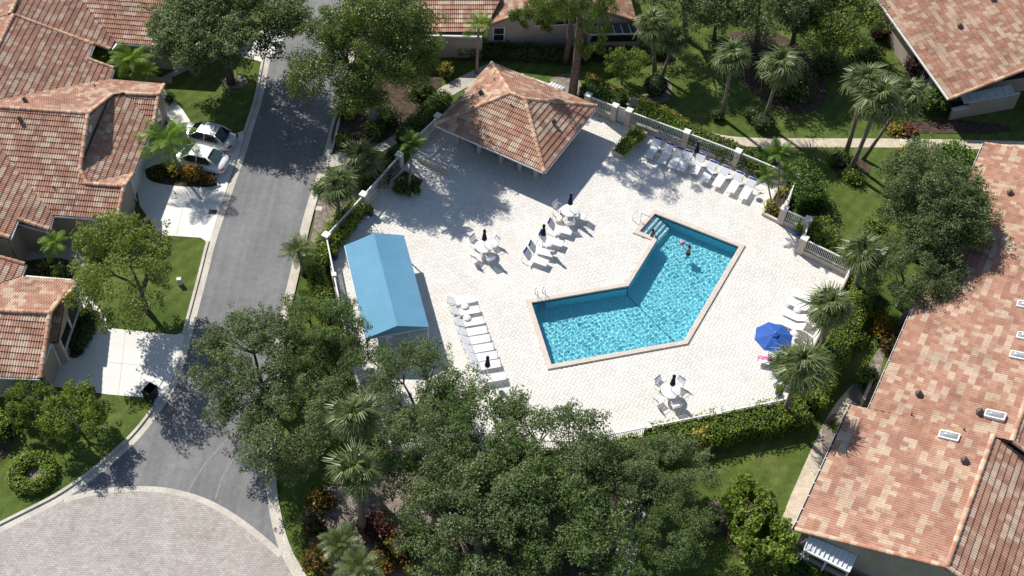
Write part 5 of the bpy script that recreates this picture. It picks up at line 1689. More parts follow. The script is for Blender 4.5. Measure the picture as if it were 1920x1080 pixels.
# ------------------------------------------------------------------ people
def figure(name, label, loc, rz, joints, edges, skin, hair_at, shorts=None):
    root = empty(name, loc, rz, label, 'person')
    me = bpy.data.meshes.new('body')
    keys = list(joints)
    me.from_pydata([joints[k][0] for k in keys], [(keys.index(a), keys.index(b)) for a, b in edges], [])
    ob = bpy.data.objects.new('tmp', me); COL.objects.link(ob)
    ob.modifiers.new('sk', 'SKIN'); sm_ = ob.modifiers.new('ss', 'SUBSURF'); sm_.levels = 2; sm_.render_levels = 2
    for i, k in enumerate(keys):
        sv = me.skin_vertices[0].data[i]; sv.radius = joints[k][1] if hasattr(joints[k][1], '__len__') else (joints[k][1],) * 2
        sv.use_root = (k == 'pelvis')
    dg = bpy.context.evaluated_depsgraph_get(); dg.update()
    m2 = bpy.data.meshes.new_from_object(ob.evaluated_get(dg)); m2.name = 'body'
    bpy.data.objects.remove(ob); m2.materials.clear(); m2.materials.append(M[skin])
    m2.polygons.foreach_set('use_smooth', np.ones(len(m2.polygons), bool))
    bo = link('body', m2, root)
    h_ = joints['head'][0]
    MB().ball((h_[0] - .012, h_[1], h_[2] + .035), .108, 14, sq=(1, .95, .95)).build('hair', M['hair'], root, True)
    fx_ = h_[0] + .085
    for s_ in (-1, 1): MB().ball((fx_, s_ * .032, h_[2] + .01), .012, 8).build('eye', M['hair'], root, True)
    MB().ball((fx_ + .01, 0, h_[2] - .02), .016, 8, sq=(1, .8, 1.3)).build('nose', M[skin], root, True)
    if shorts:
        pz = joints['pelvis'][0]
        MB().lathe((pz[0], pz[1], pz[2]), [(.15, -.16), (.16, -.05), (.145, .08), (.135, .10)], 14).build('shorts', M[shorts], root, True)
    return root
J = {'pelvis': ((0, 0, .78), (.12, .10)), 'waist': ((0, 0, .95), (.105, .09)), 'chest': ((.01, 0, 1.16), (.135, .10)), 'neck': ((.015, 0, 1.32), .05), 'head0': ((.03, 0, 1.40), .075), 'head': ((.04, 0, 1.47), .085),
     'sl': ((.02, .16, 1.26), .055), 'el': ((.22, .24, 1.30), .04), 'wl': ((.42, .16, 1.42), .03), 'hl': ((.50, .13, 1.46), .032), 'fl': ((.56, .09, 1.47), .014), 'fl2': ((.56, .13, 1.49), .014), 'tl': ((.52, .10, 1.51), .014),
     'sr': ((.02, -.16, 1.26), .055), 'er': ((.22, -.24, 1.30), .04), 'wr': ((.42, -.16, 1.42), .03), 'hr': ((.50, -.13, 1.46), .032), 'fr': ((.56, -.09, 1.47), .014), 'fr2': ((.56, -.13, 1.49), .014), 'tr': ((.52, -.10, 1.51), .014),
     'pl': ((0, .09, .70), .09), 'kl': ((.04, .10, .42), .06), 'al': ((0, .10, .10), .04), 'ol': ((.12, .11, .05), .035), 'pr': ((0, -.09, .70), .09), 'kr': ((.04, -.10, .42), .06), 'ar': ((0, -.10, .10), .04), 'or': ((.12, -.11, .05), .035)}
ED = [('pelvis', 'waist'), ('waist', 'chest'), ('chest', 'neck'), ('neck', 'head0'), ('head0', 'head')]
for s_ in 'lr':
    ED += [('chest', 's' + s_), ('s' + s_, 'e' + s_), ('e' + s_, 'w' + s_), ('w' + s_, 'h' + s_), ('h' + s_, 'f' + s_), ('h' + s_, 'f' + s_ + '2'), ('h' + s_, 't' + s_), ('pelvis', 'p' + s_), ('p' + s_, 'k' + s_), ('k' + s_, 'a' + s_), ('a' + s_, 'o' + s_)]
pc_ = at(1291, 474, -.06)
figure('person', 'child standing waist deep in the pool lifting a pink ball', (pc_.x, pc_.y, -.92), R(150), J, ED, 'skin_mid', None, 'shorts_red')
bd_ = Matrix.Rotation(R(150), 3, 'Z') @ Vector((.60, 0, 0))
o_ = MB().ball((0, 0, 0), .17, 16).build('beach_ball', M['ball_pink'], None, True); o_.location = (pc_.x + bd_.x, pc_.y + bd_.y, .62); tag(o_, 'pink ball held up by the child in the pool', 'ball')
J2 = dict(J)
J2.update({'el': ((.06, .24, 1.02), .04), 'wl': ((.16, .22, .84), .03), 'hl': ((.20, .20, .78), .032), 'fl': ((.23, .19, .72), .014), 'fl2': ((.23, .22, .72), .014), 'tl': ((.25, .17, .77), .014),
           'er': ((.06, -.24, 1.02), .04), 'wr': ((.16, -.22, .84), .03), 'hr': ((.20, -.20, .78), .032), 'fr': ((.23, -.19, .72), .014), 'fr2': ((.23, -.22, .72), .014), 'tr': ((.25, -.17, .77), .014),
           'head0': ((.03, 0, 1.40), .075), 'kl': ((.10, .10, .44), .06), 'al': ((.02, .10, .10), .04)})
ps_ = at(1222, 442, 0)
figure('person', 'person wading on the pool entry steps', (ps_.x, ps_.y, -.9), R(-40), J2, ED, 'skin_dark', None, 'shorts_red')
# ------------------------------------------------------------------ vegetation
vr = np.random.default_rng(77)
def unit(v): return v / (np.linalg.norm(v, axis=-1, keepdims=True) + 1e-9)
def rdir(n_): return unit(vr.normal(size=(n_, 3)))
class Leaves:
    def __init__(s): s.P, s.N, s.S, s.T = [], [], [], []
    def add(s, P, N, size, tone):
        n_ = len(P)
        s.P.append(P); s.N.append(N)
        s.S.append(np.broadcast_to(size, (n_,)).astype(float)); s.T.append(np.clip(np.broadcast_to(tone, (n_,)), 0, 1).astype(float))
        return s
    def clump(s, c, r, n_, size, tone=.5, spread=.25, flat=.8, up=.5, rnd=.9):
        """leaves on and just under the skin of one lump of foliage"""
        d = rdir(n_)
        rad = np.asarray(r) * np.ones(3) * np.array([1, 1, flat])
        k = np.clip(vr.normal(.86, .16, n_), .2, 1.18)[:, None]
        P = np.asarray(c) + d * rad * k
        N = unit(d * .7 + np.array([0, 0, up]) + rdir(n_) * rnd)
        return s.add(P, N, size * vr.uniform(.65, 1.3, n_), tone + vr.normal(0, spread, n_))
    def mesh(s, name, mat, aspect=.55):
        P, N, S_, T = [np.concatenate(x) for x in (s.P, s.N, s.S, s.T)]
        t = unit(np.cross(N, rdir(len(P)))); b = np.cross(N, t)
        h = S_[:, None] / 2
        V = np.stack([P - t * h, P + b * h * aspect, P + t * h, P - b * h * aspect], 1).reshape(-1, 3)
        F = np.arange(len(P) * 4).reshape(-1, 4)
        return quads_mesh(name, V, F, M[mat], T)

def lobes(seed, k=7):
    g = np.random.default_rng(seed)
    D = unit(g.normal(size=(k, 3))); A = g.uniform(.12, .34, k)
    return lambda d: .78 + (np.clip(d @ D.T, 0, 1) ** 3 * A).sum(-1)

def make_tree(rad, zc, rz, nclump, cr, nleaf, lsize, mat, bark, trunk_r, seed, low=-.35, hollow=.5, flat=.75, tonebase=.45, forks=4, twigs=26):
    """crown of many separate leaf lumps carried by limbs; trunk foot at the origin"""
    global vr
    vr = np.random.default_rng(seed)
    lf = lobes(seed)
    d = rdir(nclump * 4)
    d = d[d[:, 2] > low][:nclump]
    k = vr.uniform(hollow, 1.0, len(d)) ** .6
    C = d * (lf(d) * k)[:, None] * np.array([rad, rad, rz]) + np.array([0, 0, zc])
    L = Leaves()
    for i, c in enumerate(C):
        r_ = cr * vr.uniform(.65, 1.25)
        L.clump(c, r_, int(nleaf * (r_ / cr) ** 2), lsize, tonebase + vr.normal(0, .14), .22, flat)
        for _ in range(2):                       # loose sprays break the outline
            e = c + unit(c - np.array([0, 0, zc]))* r_ * .9 + vr.normal(0, r_ * .35, 3)
            L.clump(e, r_ * .38, int(nleaf * .10), lsize, tonebase + .08, .2, .9)
    cm = L.mesh('crown', mat)
    mb = MB()
    top = Vector((0, 0, zc - rz * .55))
    lean = Vector((vr.uniform(-.3, .3), vr.uniform(-.3, .3), 0))
    fork = top * .62 + lean
    mb.tube([(0, 0, -.05), (lean * .4 + Vector((0, 0, fork.z * .45))), fork], [trunk_r * 1.35, trunk_r, trunk_r * .85], 8)
    ids = vr.permutation(len(C))
    subs = []
    for f in range(forks):
        a = 2 * math.pi * f / forks + vr.uniform(-.4, .4)
        m_ = fork + Vector((math.cos(a) * rad * .38, math.sin(a) * rad * .38, (zc - fork.z) * .75))
        mb.tube([fork, fork.lerp(m_, .5) + Vector((0, 0, .25)), m_], [trunk_r * .7, trunk_r * .5, trunk_r * .38], 6)
        subs.append(m_)
    for q in ids[:twigs]:
        c = Vector(C[q]); m_ = min(subs, key=lambda s_: (s_ - c).length)
        mid = m_.lerp(c, .5) + Vector(vr.normal(0, .2, 3))
        mb.tube([m_, mid, c], [trunk_r * .32, trunk_r * .2, .018], 5)
    tw = MB()
    for q in ids[:46]:                           # bare grey twigs sticking out of the leaves
        c = Vector(C[q]); o_ = (c - Vector((0, 0, zc - rz))).normalized()
        e = c + o_ * cr * vr.uniform(.7, 1.25) + Vector(vr.normal(0, .25, 3))
        m2 = c.lerp(e, .55) + Vector(vr.normal(0, .12, 3))
        tw.tube([c - o_ * .3, m2, e], [.032, .022, .010], 4)
        tw.tube([m2, m2 + (e - c) * .35 + Vector(vr.normal(0, .2, 3))], [.018, .008], 4)
    tm = new_mesh('trunk', mb.V, mb.F, [M[bark]], True)
    wm = new_mesh('twigs', tw.V, tw.F, [M['twig_grey']], True)
    return tm, cm, wm, zc
def plant_tree(var, name, label, crown_px, sc, rz, group, zc=None, base=None, cat='tree', zsc=1.0):
    tm, cm, wm, z0 = var
    p = at(crown_px[0], crown_px[1], z0 * sc * zsc)
    root = empty(name, (p.x, p.y, 0), rz, label, cat, group)
    root.scale = (sc, sc, sc * zsc)
    link('trunk', tm, root); link('crown', cm, root)
    link('twigs', wm, root)['kind'] = 'stuff'
    return root

OAK1 = make_tree(4.6, 5.6, 2.9, 114, .76, 245, .17, 'leaf_oak', 'bark_oak', .26, 5)
OAK2 = make_tree(4.4, 5.2, 2.7, 98, .76, 250, .17, 'leaf_oak_deep', 'bark_oak', .24, 9, hollow=.42)
OAK3 = make_tree(4.2, 5.0, 2.5, 84, .74, 235, .17, 'leaf_oak', 'bark_oak', .22, 15, hollow=.4)
FIC = make_tree(5.0, 8.8, 4.2, 92, 1.32, 980, .17, 'leaf_ficus', 'bark_grey', .34, 23, hollow=.62, flat=.85, low=-.6, tonebase=.5)
OAKD = make_tree(4.6, 6.4, 3.0, 165, .90, 430, .18, 'leaf_oak', 'bark_oak', .27, 19, hollow=.5)
AIR = make_tree(3.7, 4.6, 2.5, 90, .72, 190, .19, 'leaf_airy', 'bark_oak', .2, 31, tonebase=.45, hollow=.4)
SML = make_tree(2.3, 3.1, 1.5, 44, .62, 200, .19, 'leaf_hedge', 'bark_grey', .12, 41, tonebase=.4)
FEA = make_tree(3.4, 4.6, 2.3, 60, .78, 170, .20, 'leaf_feathery', 'bark_grey', .18, 51, tonebase=.5, hollow=.45)
SCH = make_tree(1.5, 1.9, 1.35, 40, .5, 150, .24, 'leaf_hedge', 'bark_grey', .1, 61, tonebase=.5, low=-.8)
G1 = 'live oaks in the foreground below the pool deck'
for var, px, sc, rz, lb in (
        (OAK1, (476, 684), .72, .3, 'oak at the street edge left of the canopy, leftmost of the foreground oaks'),
        (OAK2, (590, 622), .66, 2.0, 'oak beside the street just left of the lower canopy corner'),
        (OAK3, (540, 800), .74, 4.1, 'oak overhanging the street bend left of the tall fan palms'),
        (OAK2, (628, 690), .56, 5.0, 'small oak right below the open end of the canopy'),
        (OAK3, (782, 735), .70, 1.1, 'oak whose twigs cross the deck below the left lounger row'),
        (OAK1, (800, 845), .70, 3.3, 'oak between the tall fan palms and the lower deck fence'),
        (OAK2, (905, 822), .78, .7, 'oak reaching over the lower deck edge with white deck showing through'),
        (OAK1, (900, 965), .86, 2.4, 'large oak in the bottom middle of the picture'),
        (OAK3, (1030, 858), .82, 5.5, 'oak in front of the deck below the pool'),
        (OAK2, (1048, 995), .84, 4.0, 'large oak left of the footpath at the bottom edge'),
        (OAK1, (1140, 892), .62, 1.7, 'oak hanging over the footpath below the lower dining set'),
        (OAK3, (1252, 880), .58, 3.0, 'oak beside the yellow shrub at the end of the clipped hedge'),
        (OAK2, (1256, 1000), .56, .2, 'oak right of the footpath at the bottom edge')):
    plant_tree(var, 'oak_tree', lb, px, sc, rz, G1)
plant_tree(OAKD, 'oak_tree', 'oak on the lawn at the top left overhanging the street', (412, 46), 1.08, 1.0, None, zsc=.82)
plant_tree(FIC, 'ficus_tree', 'big dense glossy green tree beside the clubhouse', (688, 90), .86, .4, None)
plant_tree(AIR, 'bottlebrush_tree', 'airy olive green tree on the lawn between the two driveways', (245, 490), .84, 2.2, None, zsc=1.28)
plant_tree(SML, 'shade_tree', 'low spreading tree below the lower driveway', (132, 768), .74, 1.2, None)
plant_tree(SML, 'shade_tree', 'bushy tree touching the garage wall at the lower left', (58, 758), .56, 3.9, None)
plant_tree(OAKD, 'oak_tree', 'oak overhanging the roof of the long right hand villa', (1758, 395), .80, 2.9, None)
plant_tree(OAK1, 'oak_tree', 'oak leaning on the right villa above the fan palm by the fence', (1712, 512), .64, 5.1, None)
plant_tree(FEA, 'feathery_tree', 'feathery yellow green tree at the top right beside the villa', (1585, 28), 1.0, .9, None)
plant_tree(OAK3, 'oak_tree', 'dark tree in the shade at the top edge above the palms', (1440, -6), 1.1, .5, None)
plant_tree(OAK1, 'oak_tree', 'dark tree at the top edge right of the tall pine', (1300, -30), .95, 2.5, None)
plant_tree(OAKD, 'oak_tree', 'dark tree beyond the back garden, just above the left fan palm', (1352, 8), .55, 4.5, None)
plant_tree(OAK2, 'oak_tree', 'dark tree at the top edge between back garden palms and feathery tree', (1505, 12), .85, 1.5, None)
plant_tree(SML, 'shade_tree', 'small loose tree standing alone in the shade below the rear villa', (1170, 122), .62, 2.0, None)
plant_tree(SCH, 'umbrella_tree', 'bright glossy umbrella tree on the lower right lawn, upper of two', (1400, 950), .88, 0, None)
plant_tree(SCH, 'umbrella_tree', 'bright glossy umbrella tree near the white lanai, lower of two', (1432, 1020), 1.0, 2, None)

# pines: long bare trunks, needle tufts at the top
def pine(label, base_px, top_px, tufts, r0):
    b = at(*base_px)
    z = 4.0
    for _ in range(40):
        z += (at(*top_px, z).y - b.y) * .5
    t = at(*top_px, z)
    root = empty('pine_tree', b, 0, label, 'tree', 'tall slash pines behind the clubhouse')
    tp = t - b
    MB().tube([(0, 0, -.05), tp * .33 + Vector((.12, 0, 0)), tp * .66 + Vector((.1, 0, 0)), tp], [r0 * 1.2, r0, r0 * .85, r0 * .5], 9).build('trunk', M['bark_pine'], root, True)
    L = Leaves(); br_ = MB()
    for x, y, zz, rr_ in tufts:
        c = at(x, y, z + zz)
        c = c - b
        for _ in range(9):
            e = np.array(c) + vr.normal(0, rr_ * .55, 3)
            n_ = 230
            d = rdir(n_); L.add(e + d * rr_ * .42 * vr.uniform(.3, 1, (n_, 1)), unit(np.cross(d, rdir(n_))), .26, .5 + vr.normal(0, .2, n_))
        k = min(max((c.z - .5) / tp.z, .3), 1.0)
        br_.tube([tp * k, (tp * k).lerp(c, .5) + Vector((0, 0, .3)), c], [r0 * .4, r0 * .25, .03], 5)
    br_.build('branches', M['bark_pine'], root, True)
    link('crown', L.mesh('crown', 'leaf_pine', .16), root)
pine('tall pine rising in front of the rear villa, nearer of two', (1073, 180), (1090, -25), [(1050, 25, -2.0, 1.3), (1000, 18, -1.5, 1.2), (1108, 45, -2.5, 1.1), (1122, 18, -1.5, 1.2), (1085, 5, 0, 1.4), (1035, -5, 0, 1.4), (1110, 72, -3.2, .9), (975, 28, -2, .8), (1145, 8, -.5, 1.0)], .30)
pine('slimmer pine close to the wall of the rear villa', (1060, 120), (1074, -20), [(1060, 10, -1.0, 1.2), (1030, 38, -2.0, .9), (1092, -5, 0, 1.3), (1010, 8, -1.0, 1.1)], .22)

# ---- palms
def fan_mesh(seed, dead=False):
    g = np.random.default_rng(seed)
    V, F, T = [], [], []
    def q(pts, t):
        b_ = len(V); V.extend(pts); F.append((b_, b_ + 1, b_ + 2, b_ + 3)); T.append(t)
    p = .85
    for k in range(4):
        x0, x1 = p * k / 4, p * (k + 1) / 4
        q([(x0, -.025, .08 * math.sin(x0 * 2)), (x1, -.022, .08 * math.sin(x1 * 2)), (x1, .022, .08 * math.sin(x1 * 2)), (x0, .025, .08 * math.sin(x0 * 2))], .6)
    c = np.array([p, 0, .08])
    n_ = 30
    for k in range(n_):
        a = R(-140 + 280 * k / (n_ - 1)) + g.normal(0, .03)
        l_ = (.62 + .30 * math.cos(a * .55)) * g.uniform(.78, 1.16)
        d = np.array([math.cos(a), math.sin(a), 0]); s_ = np.array([-d[1], d[0], 0])
        m_ = c + d * l_ * .55 + np.array([0, 0, .10 - .10 * abs(a) / 2.4 + (.02 if k % 2 else -.02)])
        e = c + d * l_ * .95 + np.array([0, 0, -.16 - g.uniform(0, .30)]) + s_ * g.normal(0, .05)
        w_ = .034
        t = float(np.clip(g.normal(.5, .2), 0, 1))
        q([tuple(c - s_ * .012), tuple(m_ - s_ * w_), tuple(m_ + s_ * w_), tuple(c + s_ * .012)], t)
        q([tuple(m_ - s_ * w_), tuple(e - s_ * .012), tuple(e + s_ * .012), tuple(m_ + s_ * w_)], min(t + .1, 1))
    return quads_mesh('frond', np.array(V), np.array(F), M['frond_dead' if dead else 'frond_fan'], T)
FANS = [fan_mesh(k) for k in (1, 2, 3)]; FAN_DEAD = fan_mesh(4, True)
def feather_mesh(seed, L_=2.0, mat='frond_feather', leaf=.52, droop=.9, lw=.030):
    g = np.random.default_rng(seed)
    V, F, T = [], [], []
    def q(pts, t):
        b_ = len(V); V.extend([tuple(p) for p in pts]); F.append((b_, b_ + 1, b_ + 2, b_ + 3)); T.append(t)
    pos = lambda t: np.array([L_ * (t - .12 * t * t), 0, L_ * (.42 * t - droop * .62 * t * t)])
    n_ = 30
    for k in range(10):
        a, b = pos(k / 10), pos((k + 1) / 10); w_ = .022 * (1 - k / 12)
        q([a - [0, w_, 0], b - [0, w_, 0], b + [0, w_, 0], a + [0, w_, 0]], .7)
    for k in range(n_):
        t = .12 + .88 * k / (n_ - 1)
        c = pos(t); tan = pos(min(t + .02, 1)) - pos(t - .02); tan = tan / np.linalg.norm(tan)
        l_ = leaf * math.sin(math.pi * (.18 + .74 * t)) * g.uniform(.85, 1.12)
        for s_ in (-1, 1):
            d = np.array([0, s_, 0]) * .80 + tan * .55 + np.array([0, 0, g.uniform(-.32, .08)])
            d = d / np.linalg.norm(d); wv = tan * lw
            m_ = c + d * l_ * .6; e = c + d * l_ + np.array([0, 0, -l_ * .28])
            tn = float(np.clip(g.normal(.5, .2), 0, 1))
            q([c - wv * .6, m_ - wv, m_ + wv, c + wv * .6], tn); q([m_ - wv, e - wv * .3, e + wv * .3, m_ + wv], min(tn + .08, 1))
    return quads_mesh('frond', np.array(V), np.array(F), M[mat], T)
FEATH = [feather_mesh(k) for k in (11, 12)]; QUEEN = [feather_mesh(k, 2.6, 'frond_queen', .75, 1.0) for k in (13, 14)]
DATE = [feather_mesh(k, 1.3, 'frond_fan', .34, .9, .014) for k in (15, 16)]
def palm(label, base_px, crown_px, kind='fan', sc=1.0, n_=34, tr=.14, height=None, name=None, base_z=0.0, group=None):
    b = at(base_px[0], base_px[1], base_z)
    if height is None:
        z = 3.0
        for _ in range(40): z += (at(crown_px[0], crown_px[1], z).y - b.y) * .5
        z = max(.5, z)
    else: z = height
    t = at(crown_px[0], crown_px[1], z) if height is None else b + Vector((0, 0, height))
    root = empty(name or 'palm_tree', b, 0, label, 'palm', group)
    tp = t - b
    g = random.Random(sum(ord(c_) * (i_ + 3) for i_, c_ in enumerate(label)) % 9973)
    MB().tube([(0, 0, -.05), tp * .35 + Vector((.05, 0, 0)), tp * .7 + Vector((.04, 0, 0)), tp + Vector((0, 0, .05))], [tr * 1.35, tr, tr * .9, tr * 1.05], 9).build('trunk', M['palm_trunk'], root, True)
    lib = {'fan': FANS, 'feather': FEATH, 'queen': QUEEN, 'date': DATE}[kind]
    for k in range(n_):
        f = (k + .5) / n_
        az = k * 2.39996 + g.uniform(-.25, .25)
        if kind == 'fan': el = R(78 - 122 * f ** .9 + g.uniform(-9, 9))
        elif kind == 'queen': el = R(62 - 75 * f + g.uniform(-8, 8))
        else: el = R(72 - 85 * f + g.uniform(-8, 8))
        dead = kind == 'fan' and f > .93
        o = link('dead_frond' if dead else 'frond', FAN_DEAD if dead else lib[k % len(lib)], root)
        o.location = tp
        o.rotation_euler = (g.uniform(-.55, .55), -el if not dead else R(60), az)
        o.scale = (sc * g.uniform(.75, 1.15),) * 3
    return root
GP = 'sabal palms with fan leaves'
palm('fan palm left of its twin on the lawn behind the far lounger row', (1353, 222), (1372, 112), sc=.98, group=GP)
palm('fan palm above the dark bush at the path behind the deck', (1430, 232), (1462, 128), sc=1.05, group=GP)
palm('left palm of the three crossing the garden path', (1583, 297), (1622, 158), sc=1.05, tr=.16, group=GP)
palm('middle palm of the three crossing the garden path', (1592, 324), (1648, 190), sc=1.1, tr=.16, group=GP)
palm('right palm of the three crossing the garden path', (1618, 299), (1698, 180), sc=1.05, tr=.13, group=GP)
palm('left of the twin palms rising from the clipped round bush', (1228, 146), (1222, 50), sc=.95, tr=.17, group=GP)
palm('right of the twin palms rising from the clipped round bush', (1240, 146), (1262, 78), sc=.85, tr=.13, group=GP)
palm('fan palm at the far end of the right fence', (1598, 556), (1617, 478), sc=1.02, tr=.17, group=GP)
palm('fan palm beside the lounger row above the blue umbrella', (1535, 662), (1556, 580), sc=.98, tr=.17, group=GP)
palm('fan palm leaning over the lower right deck corner', (1463, 788), (1500, 690), sc=1.15, n_=34, tr=.16, group=GP)
palm('tall fan palm among the foreground oaks, upper of two', (672, 905), (668, 785), sc=1.0, n_=28, tr=.2, group=GP)
palm('tall fan palm among the foreground oaks, lower of two', (680, 995), (668, 888), sc=.98, n_=26, tr=.2, group=GP)
palm('fan palm in the street hedge left of the shaded deck', (632, 412), (634, 352), sc=.95, tr=.14, group=GP)
palm('brownish fan palm between street and shaded planter', (682, 340), (680, 300), sc=.95, tr=.14, group=GP)
palm('small fan palm in the hedge above the canopy by the kerb', (568, 515), (560, 473), 'date', 1.15, 30, .12, group='feather palms')
palm('dark feather palm leaning in the corner planter', (766, 352), (772, 272), 'feather', .62, 18, .09, base_z=.4, group='feather palms')
palm('slender feather palm in front of the rear villa wall', (893, 137), (897, 48), 'queen', .58, 13, .10, group='feather palms')
palm('queen palm between the white car and the garage', (338, 326), (316, 266), 'queen', .95, 17, .12, group='feather palms')
palm('clump palm behind the entry of the left villa, right stem', (250, 165), (246, 118), 'queen', .72, 22, .07, group='feather palms')
palm('clump palm behind the entry of the left villa, left stem', (215, 135), (208, 104), 'queen', .55, 18, .07, group='feather palms')
palm('clump palm behind the entry of the left villa, low front stem', (275, 160), (272, 138), 'queen', .55, 18, .06, group='feather palms')
palm('small palm by the courtyard of the left villa', (111, 497), (104, 458), 'queen', .50, 16, .07, group='feather palms')
palm('left stem of the corner planter palm at the far right of the deck', (1449, 398), (1436, 330), 'feather', .58, 14, .06, base_z=.2, group='feather palms')
palm('middle stem of the corner planter palm at the far right of the deck', (1456, 396), (1462, 290), 'feather', .66, 15, .06, base_z=.2, group='feather palms')
palm('right stem of the corner planter palm at the far right of the deck', (1466, 394), (1476, 326), 'feather', .56, 14, .06, base_z=.2, group='feather palms')
palm('pygmy palm in the croton bed at the bottom, upper of two', (640, 1052), (640, 1022), 'date', 1.1, 30, .1, group='feather palms')
palm('pygmy palm at the bottom edge in the croton bed, lower of two', (676, 1096), (676, 1064), 'date', 1.2, 30, .1, group='feather palms')
palm('cycad like plant on the shoulder beside the street', (640, 345), (622, 332), 'date', .7, 22, .08, group='feather palms')

# ---- hedges and shrubs
def foliage_root(name, label, c, cat, L, mat, core, group=None, aspect=.6):
    root = empty(name, c, 0, label, cat, group)
    o = link('foliage', L.mesh('foliage', mat, aspect), root); o.location = -Vector(c)
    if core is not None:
        k = core.build('dark_core', M['hedge_core'], root, True); k.location = -Vector(c)  # solid dark filler added inside the leaves to block see-through, no real stems
    return root
def hedge(label, px, wd, ht, mat='leaf_hedge', dens=170, size=.15, z0=0.0, tone=.5, rough=.14, name='hedge', group=None, ragged=0.0):
    P = smooth_line([at(x, y, z0 + ht * .5) for x, y in px], 1)
    L = Leaves(); core = MB()
    for a, b in zip(P[:-1], P[1:]):
        d = Vector((b.x - a.x, b.y - a.y, 0)); ln_ = d.length
        if ln_ < 1e-3: continue
        d.normalize(); s_ = Vector((-d.y, d.x, 0))
        def emit(n_, fu, N):
            u = vr.uniform(-.02, 1.02, n_) * ln_
            off, z = fu(n_)
            w_ = 1 + .12 * np.sin(u * 2.1 + a.x * 3) + rough * vr.normal(0, 1, n_)
            P_ = np.array(a)[None] * [1, 1, 0] + np.outer(u, d) + np.outer(off * w_, s_)
            P_[:, 2] = z0 + z * (1 + .5 * rough * vr.normal(0, 1, n_) + .06 * np.sin(u * 3 + a.y) * (z > ht * .8)) + ragged * vr.uniform(0, 1, n_) ** 3
            L.add(P_, unit(np.array(N) + rdir(n_) * .75), size * vr.uniform(.7, 1.3, n_), tone + vr.normal(0, .2, n_) + (.12 * np.sin(u * 1.7 + a.x)))
        emit(int(ln_ * wd * dens), lambda n_: (vr.uniform(-wd / 2, wd / 2, n_), np.full(n_, ht)), (0, 0, 1))
        for sg in (-1, 1):
            emit(int(ln_ * ht * dens * .8), lambda n_: (np.full(n_, sg * wd / 2), vr.uniform(.05, 1, n_) * ht), tuple(s_ * sg + Vector((0, 0, .35))))
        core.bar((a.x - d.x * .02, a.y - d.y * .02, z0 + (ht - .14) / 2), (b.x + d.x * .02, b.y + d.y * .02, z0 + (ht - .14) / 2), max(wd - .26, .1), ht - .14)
    for e, sg in ((P[0], -1), (P[-1], 1)):
        n_ = int(wd * ht * dens * .8)
        dd = (P[1] - P[0] if sg < 0 else P[-1] - P[-2]); dd = Vector((dd.x, dd.y, 0)).normalized(); ss = Vector((-dd.y, dd.x, 0))
        P_ = np.array(e)[None] * [1, 1, 0] + np.outer(vr.uniform(-wd / 2, wd / 2, n_), ss) + np.outer(vr.normal(.05, .07, n_) * sg, dd)
        P_[:, 2] = z0 + vr.uniform(.05, 1, n_) * ht
        L.add(P_, unit(np.array(dd * sg) + rdir(n_) * .7), size, tone + vr.normal(0, .2, n_))
    c = sum(P, Vector()) / len(P); c.z = 0
    return foliage_root(name, label, c, 'hedge' if name == 'hedge' else 'shrub', L, mat, core, group)
def shrub(label, px, r, mat='leaf_hedge', n_=None, size=.16, h=None, z0=0.0, lumps=5, tone=.5, name='shrub', group=None, smoothb=False, aspect=.6):
    h = h or r * 1.3
    c = at(px[0], px[1], z0 + h * .5); c.z = 0
    L = Leaves(); core = MB()
    nn_ = n_ or int(170 * r * r * 4)
    if smoothb:
        L.clump((c.x, c.y, z0 + h * .52), (r, r, h * .52), nn_, size, tone, .2, 1.0, .2, .55)
        core.ball((c.x, c.y, z0 + h * .5), 1, 14, sq=(r * .84, r * .84, h * .46))
    else:
        for k in range(lumps):
            a = 2 * math.pi * k / lumps + vr.uniform(-.5, .5); rr_ = r * vr.uniform(.42, .66)
            q = (c.x + math.cos(a) * (r - rr_), c.y + math.sin(a) * (r - rr_), z0 + h * vr.uniform(.42, .62))
            L.clump(q, (rr_, rr_, h * .5), int(nn_ / lumps * .8), size, tone + vr.normal(0, .08), .22, 1.0, .45)
        L.clump((c.x, c.y, z0 + h * .55), (r * .6, r * .6, h * .55), int(nn_ * .35), size, tone + .05, .22, 1.0, .5)
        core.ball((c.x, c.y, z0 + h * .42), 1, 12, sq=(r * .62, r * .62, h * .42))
    return foliage_root(name, label, c, 'shrub', L, mat, core, group, aspect)

hedge('yellow green hedge outside the fence between street and canopy', [(586, 508), (606, 470), (636, 428), (672, 388)], 1.35, 1.15, 'leaf_hedge', tone=.62, ragged=.15)
hedge('hedge along the street side of the canopy fence', [(590, 505), (604, 560), (622, 625), (640, 690)], 1.1, 1.2, 'leaf_hedge', tone=.5, ragged=.1)
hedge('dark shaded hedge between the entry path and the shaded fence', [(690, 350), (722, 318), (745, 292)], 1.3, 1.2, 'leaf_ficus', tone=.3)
hedge('leafy hedge beside the entry path left of the clubhouse', [(752, 262), (786, 228), (812, 200), (838, 182)], 1.1, 1.0, 'leaf_bright', tone=.4, ragged=.2)
hedge('green hedge behind the clubhouse leading to the gate', [(1095, 165), (1130, 180), (1165, 200)], 1.5, 1.1, 'leaf_bright', tone=.4, ragged=.2)
hedge('orange flowering border on the hedge behind the clubhouse', [(1100, 148), (1140, 168), (1172, 188)], .5, 1.15, 'leaf_yellow', 150, .15, tone=.65)
hedge('dark hedge outside the far fence right of the gate', [(1192, 210), (1240, 232), (1300, 258), (1355, 280), (1402, 300), (1440, 320)], 1.3, 1.1, 'leaf_hedge', tone=.36, ragged=.15)
hedge('yellow croton border along the far hedge beside the path', [(1200, 192), (1245, 212), (1290, 238)], .45, 1.0, 'leaf_yellow', 130, .15, tone=.55)
